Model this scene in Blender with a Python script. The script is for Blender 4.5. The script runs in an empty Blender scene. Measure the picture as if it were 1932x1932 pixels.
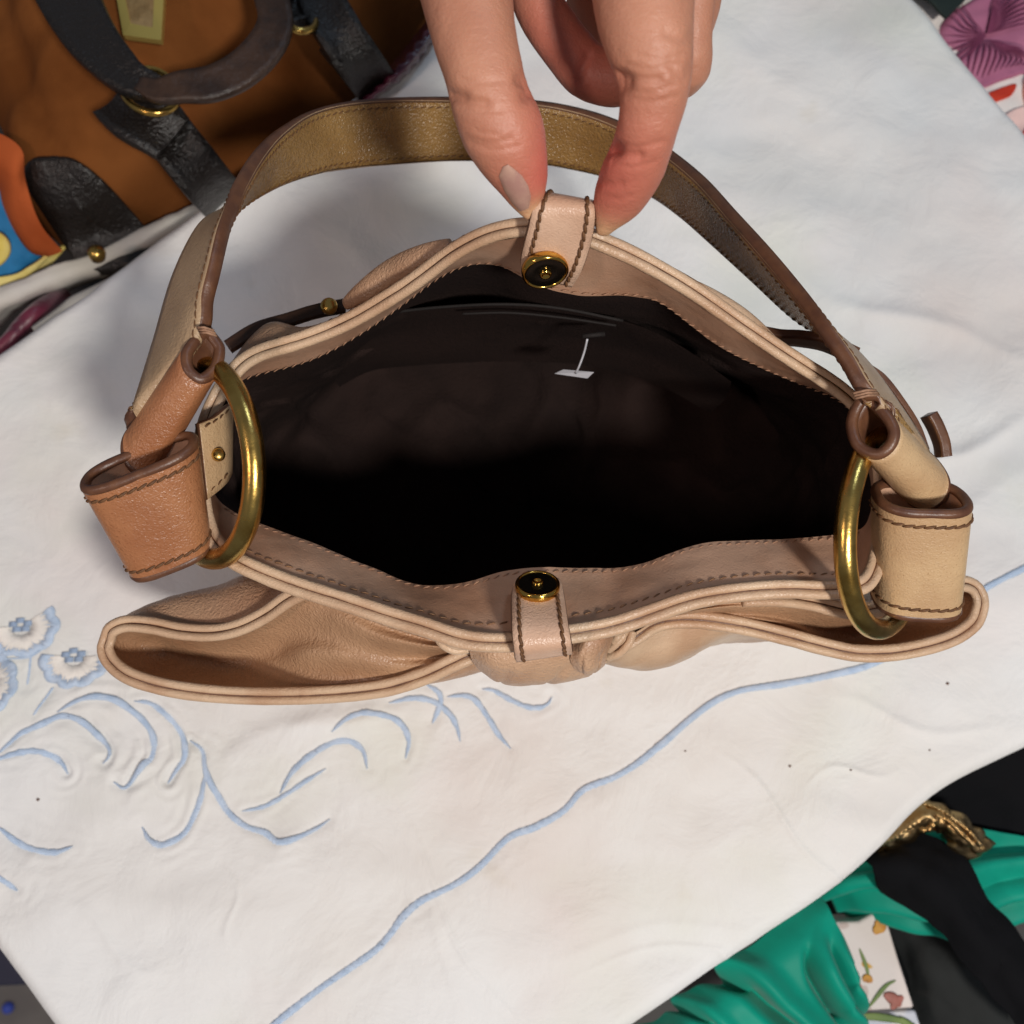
import bpy, math, random
import numpy as np
from mathutils import Vector
from mathutils.bvhtree import BVHTree

# ------------------------------------------------------------------ camera
S = bpy.context.scene
COL = S.collection
FOV, TILT, CAMH = 55.0, 12.0, 0.42
FPX = 966.0 / math.tan(math.radians(FOV / 2))       # focal length in photo pixels (photo taken as 1932 wide)
cd = bpy.data.cameras.new("camera"); cam = bpy.data.objects.new("camera", cd); COL.objects.link(cam)
cam.location = (0, 0, CAMH); cam.rotation_euler = (math.radians(TILT), 0, 0)
cd.sensor_width = 36; cd.lens = 18 / math.tan(math.radians(FOV / 2))
cd.clip_start = 0.01; cd.clip_end = 20
cd.dof.use_dof = True; cd.dof.focus_distance = 0.27; cd.dof.aperture_fstop = 18
S.camera = cam

# ------------------------------------------------------------------ light (indoor stall, several ceiling lamps)
W = bpy.data.worlds.new("World"); S.world = W; W.use_nodes = True
bg = W.node_tree.nodes["Background"]; bg.inputs[0].default_value = (0.80, 0.87, 1.0, 1); bg.inputs[1].default_value = 0.15
def lamp(name, loc, target, size, power, col):
    l = bpy.data.lights.new(name, 'AREA'); l.shape = 'DISK'; l.size = size; l.energy = power; l.color = col
    o = bpy.data.objects.new(name, l); COL.objects.link(o); o.location = loc
    o.rotation_euler = (Vector(target) - Vector(loc)).to_track_quat('-Z', 'Y').to_euler()
lamp("ceiling_lamp_key", (0.34, -0.44, 1.02), (0.0, 0.1, 0.05), 0.12, 10.3, (1.0, 0.955, 0.90))
lamp("ceiling_lamp_warm", (-0.80, -0.30, 1.10), (0.0, 0.1, 0.05), 0.16, 3.2, (1.0, 0.76, 0.66))
lamp("ceiling_lamp_cool", (0.45, 0.80, 1.20), (0.1, 0.25, 0.0), 0.22, 2.1, (0.56, 0.77, 1.0))
S.view_settings.view_transform = 'Standard'; S.view_settings.look = 'None'
S.view_settings.exposure = 0.0; S.view_settings.gamma = 1.0

rng = np.random.default_rng(7); random.seed(7)

# ------------------------------------------------------------------ measuring helpers
_c, _s = math.cos(math.radians(TILT)), math.sin(math.radians(TILT))
ORI = np.array([0, 0, CAMH])
def ray(x, y):
    d = np.array([(x - 966) / FPX, (966 - y) / FPX, -1.0])
    return np.array([d[0], d[1] * _c - d[2] * _s, d[1] * _s + d[2] * _c])
def P(x, y, z):
    w = ray(x, y); return ORI + w * ((z - CAMH) / w[2])
def PL(l): return np.array([P(*q) for q in l])
def dep(p): return float((np.asarray(p) - ORI) @ np.array([0, _s, -_c]))     # distance along the view axis
def m_of(px, p): return px * dep(p) / FPX

def spline(pts, n, closed=False):
    p = np.asarray(pts, float); m = len(p)
    if closed: q = np.vstack([p[-1], p, p[0], p[1]]); segs = m
    else: q = np.vstack([2 * p[0] - p[1], p, 2 * p[-1] - p[-2]]); segs = m - 1
    out = []
    for i in range(segs):
        p0, p1, p2, p3 = q[i:i + 4]
        t = np.linspace(0, 1, 17)[:-1, None]
        out.append(0.5 * (2 * p1 + (p2 - p0) * t + (2 * p0 - 5 * p1 + 4 * p2 - p3) * t**2 + (3 * p1 - p0 - 3 * p2 + p3) * t**3))
    c = np.vstack(out + [p[:1] if closed else p[-1:]])
    return resample(c, n, closed)
def resample(c, n, closed=False):
    d = np.r_[0, np.cumsum(np.linalg.norm(np.diff(c[:, :3], axis=0), axis=1))]
    t = np.linspace(0, d[-1], n + 1)[:-1] if closed else np.linspace(0, d[-1], n)
    return np.stack([np.interp(t, d, c[:, k]) for k in range(c.shape[1])], 1)
def length(c): return float(np.linalg.norm(np.diff(c, axis=0), axis=1).sum())
def unit(v): return v / np.maximum(np.linalg.norm(v, axis=-1, keepdims=True), 1e-12)
def tang(c, closed=False):
    if closed: return unit(np.roll(c, -1, 0) - np.roll(c, 1, 0))
    return unit(np.gradient(c, axis=0))
def smooth01(x, a, b):
    t = np.clip((x - a) / (b - a), 0, 1); return t * t * (3 - 2 * t)
_LAT = np.random.default_rng(11).random((32, 32, 32)) * 2 - 1
def vnoise(p, seed=0):
    """smooth lattice noise, two octaves, about -1..1, unit cell = one feature"""
    p = np.asarray(p, float)
    if p.shape[-1] == 2: p = np.concatenate([p, np.zeros(p.shape[:-1] + (1,))], -1)
    r = np.random.default_rng(seed); ca, sa = math.cos(r.random() * 6), 0; a = r.random() * 6.283; ca, sa = math.cos(a), math.sin(a); off = r.random(3) * 32
    q = np.stack([p[..., 0] * ca - p[..., 1] * sa, p[..., 0] * sa + p[..., 1] * ca, p[..., 2]], -1)
    out = 0
    for k, (f, am) in enumerate(((2.0, 1.0), (4.3, .45))):
        x = q * f + off + k * 7.3; i0 = np.floor(x).astype(int); t = x - i0; t = t * t * (3 - 2 * t); v = 0
        for dx in (0, 1):
            for dy in (0, 1):
                for dz in (0, 1):
                    w = (t[..., 0] if dx else 1 - t[..., 0]) * (t[..., 1] if dy else 1 - t[..., 1]) * (t[..., 2] if dz else 1 - t[..., 2])
                    v = v + w * _LAT[(i0[..., 0] + dx) % 32, (i0[..., 1] + dy) % 32, (i0[..., 2] + dz) % 32]
        out = out + am * v
    return out

# ------------------------------------------------------------------ object helpers
def mesh(name, v, f, mats, parent=None, smooth=True, idx=None, kind=None):
    me = bpy.data.meshes.new(name)
    me.from_pydata([tuple(map(float, a)) for a in v], [], [tuple(int(i) for i in a) for a in f])
    for m in (mats if isinstance(mats, (list, tuple)) else [mats]): me.materials.append(m)
    if idx is not None: me.polygons.foreach_set('material_index', np.asarray(idx, np.int32))
    if smooth: me.polygons.foreach_set('use_smooth', np.ones(len(me.polygons), bool))
    me.update()
    o = bpy.data.objects.new(name, me); COL.objects.link(o)
    if parent is not None: o.parent = parent
    if kind: o['kind'] = kind
    return o
def tag(o, label, cat, group=None):
    o['label'] = label; o['category'] = cat
    if group: o['group'] = group
    return o
def thing(name, label, cat, group=None):
    o = bpy.data.objects.new(name, None); COL.objects.link(o); o.empty_display_size = 0.02
    return tag(o, label, cat, group)
def grid_faces(nu, nv, cu=False, cv=False, off=0):
    # vertex index = iu*nv + iv
    f = []
    for i in range(nu if cu else nu - 1):
        for j in range(nv if cv else nv - 1):
            a = i * nv + j; b = ((i + 1) % nu) * nv + j
            c = ((i + 1) % nu) * nv + (j + 1) % nv; d = i * nv + (j + 1) % nv
            f.append((a + off, b + off, c + off, d + off))
    return f
def subsurf(o, n=1):
    m = o.modifiers.new("subsurf", 'SUBSURF'); m.levels = n; m.render_levels = n; return o
def solid(o, t, off=-1):
    m = o.modifiers.new("thickness", 'SOLIDIFY'); m.thickness = t; m.offset = off; return o
def tube_vf(c, r, n=10, closed=False, cap=True, flat=1.0, up=None, off=0):
    c = np.asarray(c); m = len(c); t = tang(c, closed)
    r = np.broadcast_to(np.asarray(r, float), (m,))
    nrm = np.zeros_like(c)
    u = np.array([0, 0, 1.0]) if up is None else np.asarray(up, float)
    if abs(t[0] @ u) > 0.95: u = np.array([1.0, 0, 0])
    if up is not None:
        nrm = unit(u[None] - (t @ u)[:, None] * t)
    else:
        a = unit(u - (t[0] @ u) * t[0]); nrm[0] = a
        for i in range(1, m):
            a = a - (a @ t[i]) * t[i]; a = a / np.linalg.norm(a); nrm[i] = a
    b = np.cross(t, nrm)
    ang = np.linspace(0, 2 * math.pi, n, endpoint=False)
    v = (c[:, None] + r[:, None, None] * (np.cos(ang)[None, :, None] * b[:, None] + flat * np.sin(ang)[None, :, None] * nrm[:, None])).reshape(-1, 3)
    f = grid_faces(m, n, cu=closed, cv=True, off=off)
    if cap and not closed:
        f.append(tuple(range(off, off + n))); f.append(tuple(range(off + (m - 1) * n, off + m * n))[::-1])
    return v, f
def tube(name, c, r, mat, parent=None, n=10, closed=False, **k):
    v, f = tube_vf(c, r, n, closed, **k); return mesh(name, v, f, mat, parent)
class Bag:                      # collects pieces of ONE part
    def __init__(s): s.v, s.f, s.n = [], [], 0
    def add(s, v, f):
        s.v.append(np.asarray(v)); s.f += [tuple(i + s.n for i in q) for q in f]; s.n += len(v)
    def tube(s, c, r, n=6, **k): s.add(*tube_vf(c, r, n, **k))
    def out(s, name, mat, parent=None, **k): return mesh(name, np.vstack(s.v), s.f, mat, parent, **k)
def loft(name, curves, mat, parent=None, nu=60, nv=24, closed=False, relief=None, mats=None):
    cs = [spline(PL(c) if not isinstance(c, np.ndarray) else c, nu, closed) for c in curves]
    A = np.stack(cs, 1)                                      # nu, k, 3
    v = np.stack([spline(a, nv) for a in A], 0)              # nu, nv, 3
    if relief is not None:
        gu = np.gradient(v, axis=0); gv = np.gradient(v, axis=1); nn = unit(np.cross(gu, gv))
        if nn[..., 2].mean() < 0: nn = -nn
        uu, vv = np.meshgrid(np.linspace(0, 1, nu), np.linspace(0, 1, nv), indexing='ij')
        v = v + nn * relief(uu, vv, v)[..., None]
    return mesh(name, v.reshape(-1, 3), grid_faces(nu, nv, cu=closed), mat, parent)
def ribbon(name, A, B, th, mats, parent=None, k=9, bulge=0.0, caps=True):
    """solid strap between two edge lines: faces material 0, painted edges material 1"""
    A, B = np.asarray(A), np.asarray(B); m = len(A)
    t = tang((A + B) / 2); w = B - A; n = unit(np.cross(t, w))
    prof = []                                               # (across 0..1, height -1..1)
    xs = np.linspace(0, 1, k)
    for x in xs: prof.append((x, 1))
    for a in (0.5, 0.0, -0.5): prof.append((1.0 + 0.02 * math.cos(a * 3.1), a))
    for x in xs[::-1]: prof.append((x, -1))
    for a in (-0.5, 0.0, 0.5): prof.append((-0.02 * math.cos(a * 3.1), a))
    v = np.stack([A + w * x + n * (h * th / 2 + (math.sin(math.pi * min(max(x, 0), 1)) * bulge)) for x, h in prof], 1)
    q = len(prof); f = grid_faces(m, q, cv=True)
    idx = [1 if (j >= k - 1 and j < k + 3) or j >= 2 * k + 2 else 0 for i in range(m - 1) for j in range(q)]
    if caps:
        f += [tuple(range(q)), tuple(range((m - 1) * q, m * q))[::-1]]; idx += [1, 1]
    o = mesh(name, v.reshape(-1, 3), f, mats, parent, idx=idx)
    return o, n
def stitch_into(bag, path, nrm, ln=0.0021, gap=0.0006, r=0.00028, slant=0.0003, lift=0.0002, jit=0.1):
    """a row of thread stitches lying on a surface"""
    path = np.asarray(path); nrm = np.broadcast_to(nrm, path.shape)
    L = length(path); n = max(2, int(L / (ln + gap)))
    d = np.r_[0, np.cumsum(np.linalg.norm(np.diff(path, axis=0), axis=1))]
    at = lambda a, s: np.array([np.interp(s, d, a[:, k]) for k in range(3)])
    step = L / n
    for i in range(n):
        s0 = i * step + gap / 2; s1 = (i + 1) * step - gap / 2
        ss = np.linspace(s0, s1, 5)
        p = np.array([at(path, s) for s in ss]); q = unit(np.array([at(nrm, s) for s in ss]))
        tt = unit(p[-1] - p[0]); side = np.cross(q, tt)
        k = np.linspace(-1, 1, 5)
        p = p + side * (k * slant * (1 + jit * random.uniform(-1, 1)))[:, None] + q * (lift * (1 - 1.6 * k**2))[:, None]
        bag.tube(p, r * np.array([.55, .95, 1, .95, .55]), 6)
def lathe(name, pos, nrm, prof, mat, parent=None, n=32):
    """profile (radius, height) turned about an axis"""
    a = unit(np.array(nrm, float)); u = unit(np.cross(a, [0.3, 0.9, 0.2])); w = np.cross(a, u); t = np.linspace(0, 2 * math.pi, n, endpoint=False)
    v = np.concatenate([np.asarray(pos) + a * h + r * (np.cos(t)[:, None] * u + np.sin(t)[:, None] * w) for r, h in prof])
    return mesh(name, v, grid_faces(len(prof), n, cv=True), mat, parent)
def lin(*c):
    return tuple(((x / 255) / 12.92 if x / 255 <= 0.04045 else ((x / 255 + 0.055) / 1.055) ** 2.4) for x in c)

# ------------------------------------------------------------------ materials
def material(name, col, rough=0.5, metal=0.0, col2=None, cscale=40, grain=None, fine=None, sheen=0.0, coat=0.0,
             sss=0.0, spec=0.5, rvar=0.0, speck=None, mixlo=0.4, mixhi=0.62, stretch=(1, 1, 1)):
    m = bpy.data.materials.new(name); m.use_nodes = True; nt = m.node_tree; N, L = nt.nodes, nt.links
    b = N["Principled BSDF"]; b.inputs['Base Color'].default_value = (*col, 1)
    b.inputs['Roughness'].default_value = rough; b.inputs['Metallic'].default_value = metal
    b.inputs['Specular IOR Level'].default_value = spec
    b.inputs['Sheen Weight'].default_value = sheen; b.inputs['Coat Weight'].default_value = coat
    b.inputs['Coat Roughness'].default_value = 0.25
    if sss: b.inputs['Subsurface Weight'].default_value = sss; b.inputs['Subsurface Scale'].default_value = 0.004; b.inputs['Subsurface Radius'].default_value = (1.0, .35, .2)
    tc = N.new('ShaderNodeTexCoord'); mp = N.new('ShaderNodeMapping'); mp.inputs['Scale'].default_value = stretch
    L.new(tc.outputs['Object'], mp.inputs['Vector']); vec = mp.outputs['Vector']
    last = None
    if col2 is not None:
        n = N.new('ShaderNodeTexNoise'); n.inputs['Scale'].default_value = cscale; n.inputs['Detail'].default_value = 5; L.new(vec, n.inputs['Vector'])
        mr = N.new('ShaderNodeMapRange'); mr.inputs[1].default_value = mixlo; mr.inputs[2].default_value = mixhi; L.new(n.outputs['Fac'], mr.inputs[0])
        mx = N.new('ShaderNodeMix'); mx.data_type = 'RGBA'; mx.inputs['A'].default_value = (*col, 1); mx.inputs['B'].default_value = (*col2, 1)
        L.new(mr.outputs[0], mx.inputs['Factor']); last = mx.outputs['Result']; L.new(last, b.inputs['Base Color'])
    if speck is not None:                                    # dark pores
        n = N.new('ShaderNodeTexVoronoi'); n.inputs['Scale'].default_value = speck[0]; L.new(vec, n.inputs['Vector'])
        mr = N.new('ShaderNodeMapRange'); mr.inputs[1].default_value = 0.08; mr.inputs[2].default_value = 0.25; L.new(n.outputs['Distance'], mr.inputs[0])
        mx = N.new('ShaderNodeMix'); mx.data_type = 'RGBA'; mx.inputs['A'].default_value = (*speck[1], 1); mx.inputs['B'].default_value = (*col, 1)
        if last: L.new(last, mx.inputs['B'])
        L.new(mr.outputs[0], mx.inputs['Factor']); L.new(mx.outputs['Result'], b.inputs['Base Color'])
    if rvar:
        n = N.new('ShaderNodeTexNoise'); n.inputs['Scale'].default_value = 260; n.inputs['Detail'].default_value = 6; L.new(vec, n.inputs['Vector'])
        mr = N.new('ShaderNodeMapRange'); mr.inputs[3].default_value = max(0.02, rough - rvar); mr.inputs[4].default_value = rough + rvar; L.new(n.outputs['Fac'], mr.inputs[0]); L.new(mr.outputs[0], b.inputs['Roughness'])
    prev = None
    if grain is not None:                                    # (scale, strength) pebble grain
        v = N.new('ShaderNodeTexVoronoi'); v.feature = 'SMOOTH_F1'; v.inputs['Scale'].default_value = grain[0]; v.inputs['Smoothness'].default_value = 0.6
        nz = N.new('ShaderNodeTexNoise'); nz.inputs['Scale'].default_value = grain[0] * 0.5; L.new(vec, nz.inputs['Vector'])
        mv = N.new('ShaderNodeMix'); mv.data_type = 'VECTOR'; mv.inputs['Factor'].default_value = 0.002; L.new(vec, mv.inputs['A']); L.new(nz.outputs['Color'], mv.inputs['B'])
        L.new(mv.outputs['Result'], v.inputs['Vector'])
        bu = N.new('ShaderNodeBump'); bu.inputs['Strength'].default_value = grain[1]; bu.inputs['Distance'].default_value = 0.0006; bu.invert = True
        L.new(v.outputs['Distance'], bu.inputs['Height']); prev = bu
    if fine is not None:
        n = N.new('ShaderNodeTexNoise'); n.inputs['Scale'].default_value = fine[0]; n.inputs['Detail'].default_value = 6; n.inputs['Roughness'].default_value = 0.65; L.new(vec, n.inputs['Vector'])
        bu = N.new('ShaderNodeBump'); bu.inputs['Strength'].default_value = fine[1]; bu.inputs['Distance'].default_value = fine[2] if len(fine) > 2 else 0.0006
        L.new(n.outputs['Fac'], bu.inputs['Height'])
        if prev: L.new(prev.outputs[0], bu.inputs['Normal'])
        prev = bu
    if prev: L.new(prev.outputs[0], b.inputs['Normal'])
    return m

M = {}
M['tan'] = material('tan_leather', lin(190, 154, 124), 0.38, col2=lin(166, 126, 98), cscale=32, grain=(1300, .5), fine=(420, .35), rvar=.1)
M['cream'] = material('cream_leather', lin(196, 164, 124), 0.40, col2=lin(184, 150, 112), cscale=70, grain=(1700, .3), fine=(420, .25), rvar=.1, speck=(900, lin(172, 136, 98)))
M['warm_lit'] = material('warm_lit_leather', lin(152, 98, 64), 0.33, col2=lin(172, 118, 80), cscale=40, grain=(1500, .35), fine=(420, .3), rvar=.1, speck=(900, lin(138, 84, 52)))  # left loop and fold: warm light plus some patina put into the colour
M['nude'] = material('nude_leather', lin(212, 176, 150), 0.32, col2=lin(200, 162, 136), cscale=70, grain=(1800, .28), fine=(420, .22), rvar=.1)
M['piping'] = material('piping_leather', lin(206, 176, 146), 0.36, col2=lin(184, 148, 118), cscale=42, grain=(1700, .3), fine=(500, .3), rvar=.1)
M['facing'] = material('facing_leather', lin(196, 158, 132), 0.38, col2=lin(176, 132, 104), cscale=28, grain=(1700, .14), fine=(300, .25), rvar=.1)
M['wing'] = material('soft_leather', lin(176, 138, 106), 0.36, col2=lin(154, 114, 84), cscale=30, grain=(1200, .5), fine=(260, .6), rvar=.1)
M['strap_in'] = material('strap_lining_leather', lin(150, 116, 68), 0.25, col2=lin(134, 100, 56), cscale=60, grain=(1300, .7), fine=(420, .3), rvar=.08)
M['edge'] = material('edge_paint', lin(104, 68, 46), 0.38, col2=lin(88, 56, 40), cscale=200, fine=(700, .25))
M['thread'] = material('brown_thread', lin(108, 72, 40), 0.7, col2=lin(88, 58, 34), cscale=900)
M['thread_mid'] = material('dull_brown_thread', lin(134, 98, 68), 0.7, col2=lin(116, 82, 56), cscale=900)
M['thread_pale'] = material('tan_thread', lin(160, 122, 96), 0.7, col2=lin(140, 104, 80), cscale=900)
M['brass'] = material('aged_brass', lin(206, 170, 94), 0.25, 1.0, col2=lin(172, 132, 62), cscale=120, fine=(900, .12), rvar=.1, mixlo=.45, mixhi=.7)
M['gold'] = material('polished_gold', lin(214, 170, 84), 0.14, 1.0, fine=(400, .05))
M['snap'] = material('snap_black', lin(14, 11, 8), 0.16, 0.0)
M['lining'] = material('black_lining', lin(40, 31, 29), 0.95, col2=lin(50, 38, 35), cscale=25, fine=(700, .9, .001), spec=.08)
M['trim'] = material('black_trim', lin(34, 30, 29), 0.75, fine=(900, .4), spec=.25)
M['white_plastic'] = material('clear_plastic', lin(205, 205, 212), 0.3)
M['darkstrap'] = material('dark_brown_leather', lin(62, 40, 28), 0.45, fine=(500, .3))

# ------------------------------------------------------------------ floor and shelf
fl = material('floor_lino', lin(132, 126, 120), 0.6, col2=lin(116, 110, 106), cscale=14, fine=(80, .2))
o = mesh('floor', [(-2.5, -2.5, -.75), (2.5, -2.5, -.75), (2.5, 2.5, -.75), (-2.5, 2.5, -.75)], [(0, 1, 2, 3)], fl, smooth=False); o['kind'] = 'structure'

# ------------------------------------------------------------------ tablecloth
def np_grid(name, V, mats, parent=None, idx=None):
    nu, nv = V.shape[:2]; me = bpy.data.meshes.new(name)
    a = (np.arange(nu - 1)[:, None] * nv + np.arange(nv - 1)[None]).ravel()
    q = np.stack([a, a + nv, a + nv + 1, a + 1], 1).astype(np.int32)
    me.vertices.add(nu * nv); me.vertices.foreach_set('co', V.astype(np.float32).ravel())
    me.loops.add(q.size); me.loops.foreach_set('vertex_index', q.ravel())
    me.polygons.add(len(q)); me.polygons.foreach_set('loop_start', np.arange(0, q.size, 4, dtype=np.int32))
    me.polygons.foreach_set('loop_total', np.full(len(q), 4, np.int32))
    me.polygons.foreach_set('use_smooth', np.ones(len(q), bool))
    me.materials.append(mats); me.update(calc_edges=True); me.validate()
    o = bpy.data.objects.new(name, me); COL.objects.link(o); o.parent = parent; return o

STEMS = [  # embroidered stems: (points, half width in photo px)
 ([(-10, 1425), (7, 1408), (35, 1385), (71, 1369), (114, 1351), (150, 1360), (182, 1387), (203, 1412), (204, 1428), (194, 1440)], 6),
 ([(-20, 1440), (0, 1430), (53, 1417), (89, 1423), (114, 1440), (125, 1460)], 6),
 ([(108, 1343), (128, 1330), (153, 1319), (185, 1314), (221, 1323), (256, 1348), (278, 1373), (287, 1398), (283, 1430), (271, 1442), (249, 1473), (232, 1487), (215, 1476)], 6.5),
 ([(253, 1323), (281, 1327), (313, 1351), (338, 1384), (346, 1416), (342, 1437), (331, 1451), (315, 1478)], 6),
 ([(356, 1398), (378, 1416), (386, 1455), (403, 1490), (427, 1530), (460, 1558), (499, 1572), (527, 1588), (563, 1579), (598, 1562), (620, 1547)], 6.5),
 ([(385, 1462), (378, 1505), (363, 1544), (342, 1576), (303, 1595), (278, 1583), (267, 1562)], 6.5),
 ([(456, 1531), (499, 1521), (541, 1497), (577, 1473), (613, 1451)], 4.5),
 ([(527, 1497), (549, 1458), (584, 1426), (627, 1401), (659, 1398), (684, 1416), (692, 1450)], 6),
 ([(627, 1380), (655, 1356), (690, 1345), (735, 1352), (760, 1370), (771, 1398), (765, 1430)], 6),
 ([(735, 1326), (778, 1317), (817, 1323), (848, 1347), (862, 1372), (868, 1398)], 5.5),
 ([(805, 1292), (826, 1305), (832, 1322), (825, 1343), (816, 1364)], 5),
 ([(845, 1314), (875, 1312), (896, 1320), (917, 1348), (940, 1385), (963, 1412)], 5.5),
 ([(910, 1300), (930, 1302), (958, 1317), (990, 1332), (1015, 1335), (1033, 1328), (1041, 1316)], 5),
 ([(-10, 1562), (0, 1569), (28, 1590), (64, 1604), (103, 1608), (137, 1597)], 6),
 ([(-20, 1648), (0, 1658), (32, 1680)], 5),
 ([(-20, 1246), (15, 1242), (50, 1239), (80, 1222)], 1.6),
 ([(52, 1240), (50, 1262), (47, 1290)], 2.2), ([(96, 1298), (80, 1320), (62, 1348)], 2.2),
]
BORDER = [([(490, 1960), (520, 1932), (600, 1868), (700, 1800), (732, 1768), (760, 1730), (795, 1700), (860, 1668), (905, 1635), (960, 1580), (1010, 1560), (1062, 1530), (1100, 1490), (1160, 1465), (1205, 1438), (1250, 1402), (1300, 1358), (1350, 1322), (1400, 1302), (1480, 1290), (1560, 1275), (1640, 1255), (1720, 1215), (1800, 1160), (1860, 1110), (1932, 1072), (2010, 1030)], 6.5)]
curves = [(spline(PL([(x, y, 0) for x, y in c]), max(24, len(c) * 9)), w * CAMH / FPX) for c, w in STEMS + BORDER]
_pk = np.vstack([c[::2, :2] for c, w in curves])
CREASES = [((1500, 545), (1990, 705), .0018, .006), ((1600, 915), (1990, 790), .0022, .005), ((1620, 1010), (1990, 905), .0009, .006), ((1380, 520), (1760, 620), .0007, .008),
           ((680, 1450), (920, 1960), .0006, .003), ((1010, 1800), (1500, 1740), .0005, .003), ((0, 770), (330, 770), .0008, .008), ((400, 1440), (760, 1325), .0020, .006), ((390, 1440), (700, 1350), .0010, .006),
           ((690, 1455), (985, 1960), .0007, .0013), ((1330, 1410), (1640, 1700), .0007, .0016), ((1500, 1480), (1700, 1440), .0006, .0016), ((1060, 1840), (1560, 1760), .0006, .0015), ((420, 1620), (450, 1800), .0006, .0014), ((1560, 1330), (1900, 1400), .0008, .003), ((100, 1700), (330, 1860), .0007, .003),
           ((1280, 60), (1560, 210), .0014, .012), ((1300, 330), (1700, 250), .0010, .012), ((560, 420), (760, 560), .0013, .010), ((1500, 1500), (1800, 1640), .0010, .010), ((60, 1640), (420, 1760), .0009, .010), ((330, 1720), (600, 1590), .0008, .008), ((1100, 1640), (1400, 1580), .0007, .009)]
_cr = [(P(*a, 0)[:2], P(*b, 0)[:2], h, w) for a, b, h, w in CREASES]
def cloth_z(XY):
    XY = np.asarray(XY, float); z = 0.0034 * vnoise(XY / 0.24, 3) + 0.0016 * vnoise(XY / 0.10 * [1, 1.6], 5) + 0.00055 * vnoise(XY / 0.04, 9) + .00012 * vnoise(XY / .016, 19)
    for a, b, h, w in _cr:
        d = b - a; t = np.clip(((XY - a) @ d) / (d @ d), -.1, 1.1); wob = .004 * np.sin(t * 7 + h * 9000)
        n = np.array([-d[1], d[0]]) / np.linalg.norm(d); e = (XY - a) @ n - wob
        z = z + h * np.exp(-(e / w) ** 2) * np.clip(1 - (2 * t - 1) ** 2, 0, 1) * (1 + .5 * np.tanh(e / w * 2))
    near = np.full(len(XY), 1.0)
    box = np.flatnonzero((XY[:, 0] < .06) & (XY[:, 1] < .1) & (XY[:, 0] > -.30) & (XY[:, 1] > -.16))
    for k in range(0, len(box), 20000):
        q = box[k:k + 20000]
        near[q] = np.sqrt(((XY[q, None] - _pk[None]) ** 2).sum(-1).min(1))
    clus = np.exp(-((XY - P(250, 1410, 0)[:2]) ** 2).sum(-1) / .034 ** 2)
    z = z + np.exp(-near / .007) * ((.00025 + .0007 * clus) * np.sin(near * 1050 + 4 * vnoise(XY / .04, 12)) * np.clip(vnoise(XY / .03, 14) * 1.6 + .35, 0, 1) + .0007 * vnoise(XY / .018, 4)) - .0006 * np.exp(-(near / .002) ** 2)
    return z
CORN = [P(-556, 1059, 0), P(1420, -376, 0), P(2567, 992, 0), P(477, 2451, 0)]     # left, top, right, bottom corners of the table
def cloth_surface():
    A, Bc, C, D = [c[:2] for c in CORN]
    nu, nv, ov = 760, 540, 26
    u = np.r_[-np.linspace(.12, 0.002, ov), np.linspace(0, 1, nu), 1 + np.linspace(.002, .12, ov)]
    v = np.r_[-np.linspace(.12, 0.002, ov), np.linspace(0, 1, nv), 1 + np.linspace(.002, .12, ov)]
    U, V = np.meshgrid(u, v, indexing='ij'); Uc, Vc = np.clip(U, 0, 1), np.clip(V, 0, 1)
    # u: left->top, v: left->bottom
    base = ((1 - Uc) * (1 - Vc))[..., None] * A + (Uc * (1 - Vc))[..., None] * Bc + (Uc * Vc)[..., None] * C + ((1 - Uc) * Vc)[..., None] * D
    eu, ev = unit(Bc - A), unit(D - A)
    base = base + (.007 * (1 - 2 * Uc))[..., None] * eu + (.007 * (1 - 2 * Vc))[..., None] * ev
    bend = -.0080 * np.exp(-((Uc - .60) / .075) ** 2)                         # the lower right edge is not quite straight
    base = base + (ev * 1.0) * (bend * smooth01(Vc, .8, 1))[..., None]
    over_u, over_v = np.where(U < 0, U, np.where(U > 1, U - 1, 0)), np.where(V < 0, V, np.where(V > 1, V - 1, 0))
    R = .007
    def roll(s):
        a = np.abs(s); th = np.minimum(a / R, math.pi / 2); out = R * np.sin(th) + .04 * np.maximum(0, a - R * math.pi / 2); dz = R * (1 - np.cos(th)) + np.maximum(0, a - R * math.pi / 2)
        return np.sign(s) * out, dz
    ou, zu = roll(over_u); ovv, zv = roll(over_v)
    XY = base + ou[..., None] * eu + ovv[..., None] * ev
    z = cloth_z(base.reshape(-1, 2)).reshape(U.shape)
    return np.dstack([XY, z - np.maximum(zu, zv)])
M['cloth'] = material('white_cotton', lin(230, 230, 229), 0.85, col2=lin(224, 221, 217), cscale=9, fine=(1500, .35, .0003), sheen=.1, mixlo=.45, mixhi=.7, spec=.2)
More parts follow.
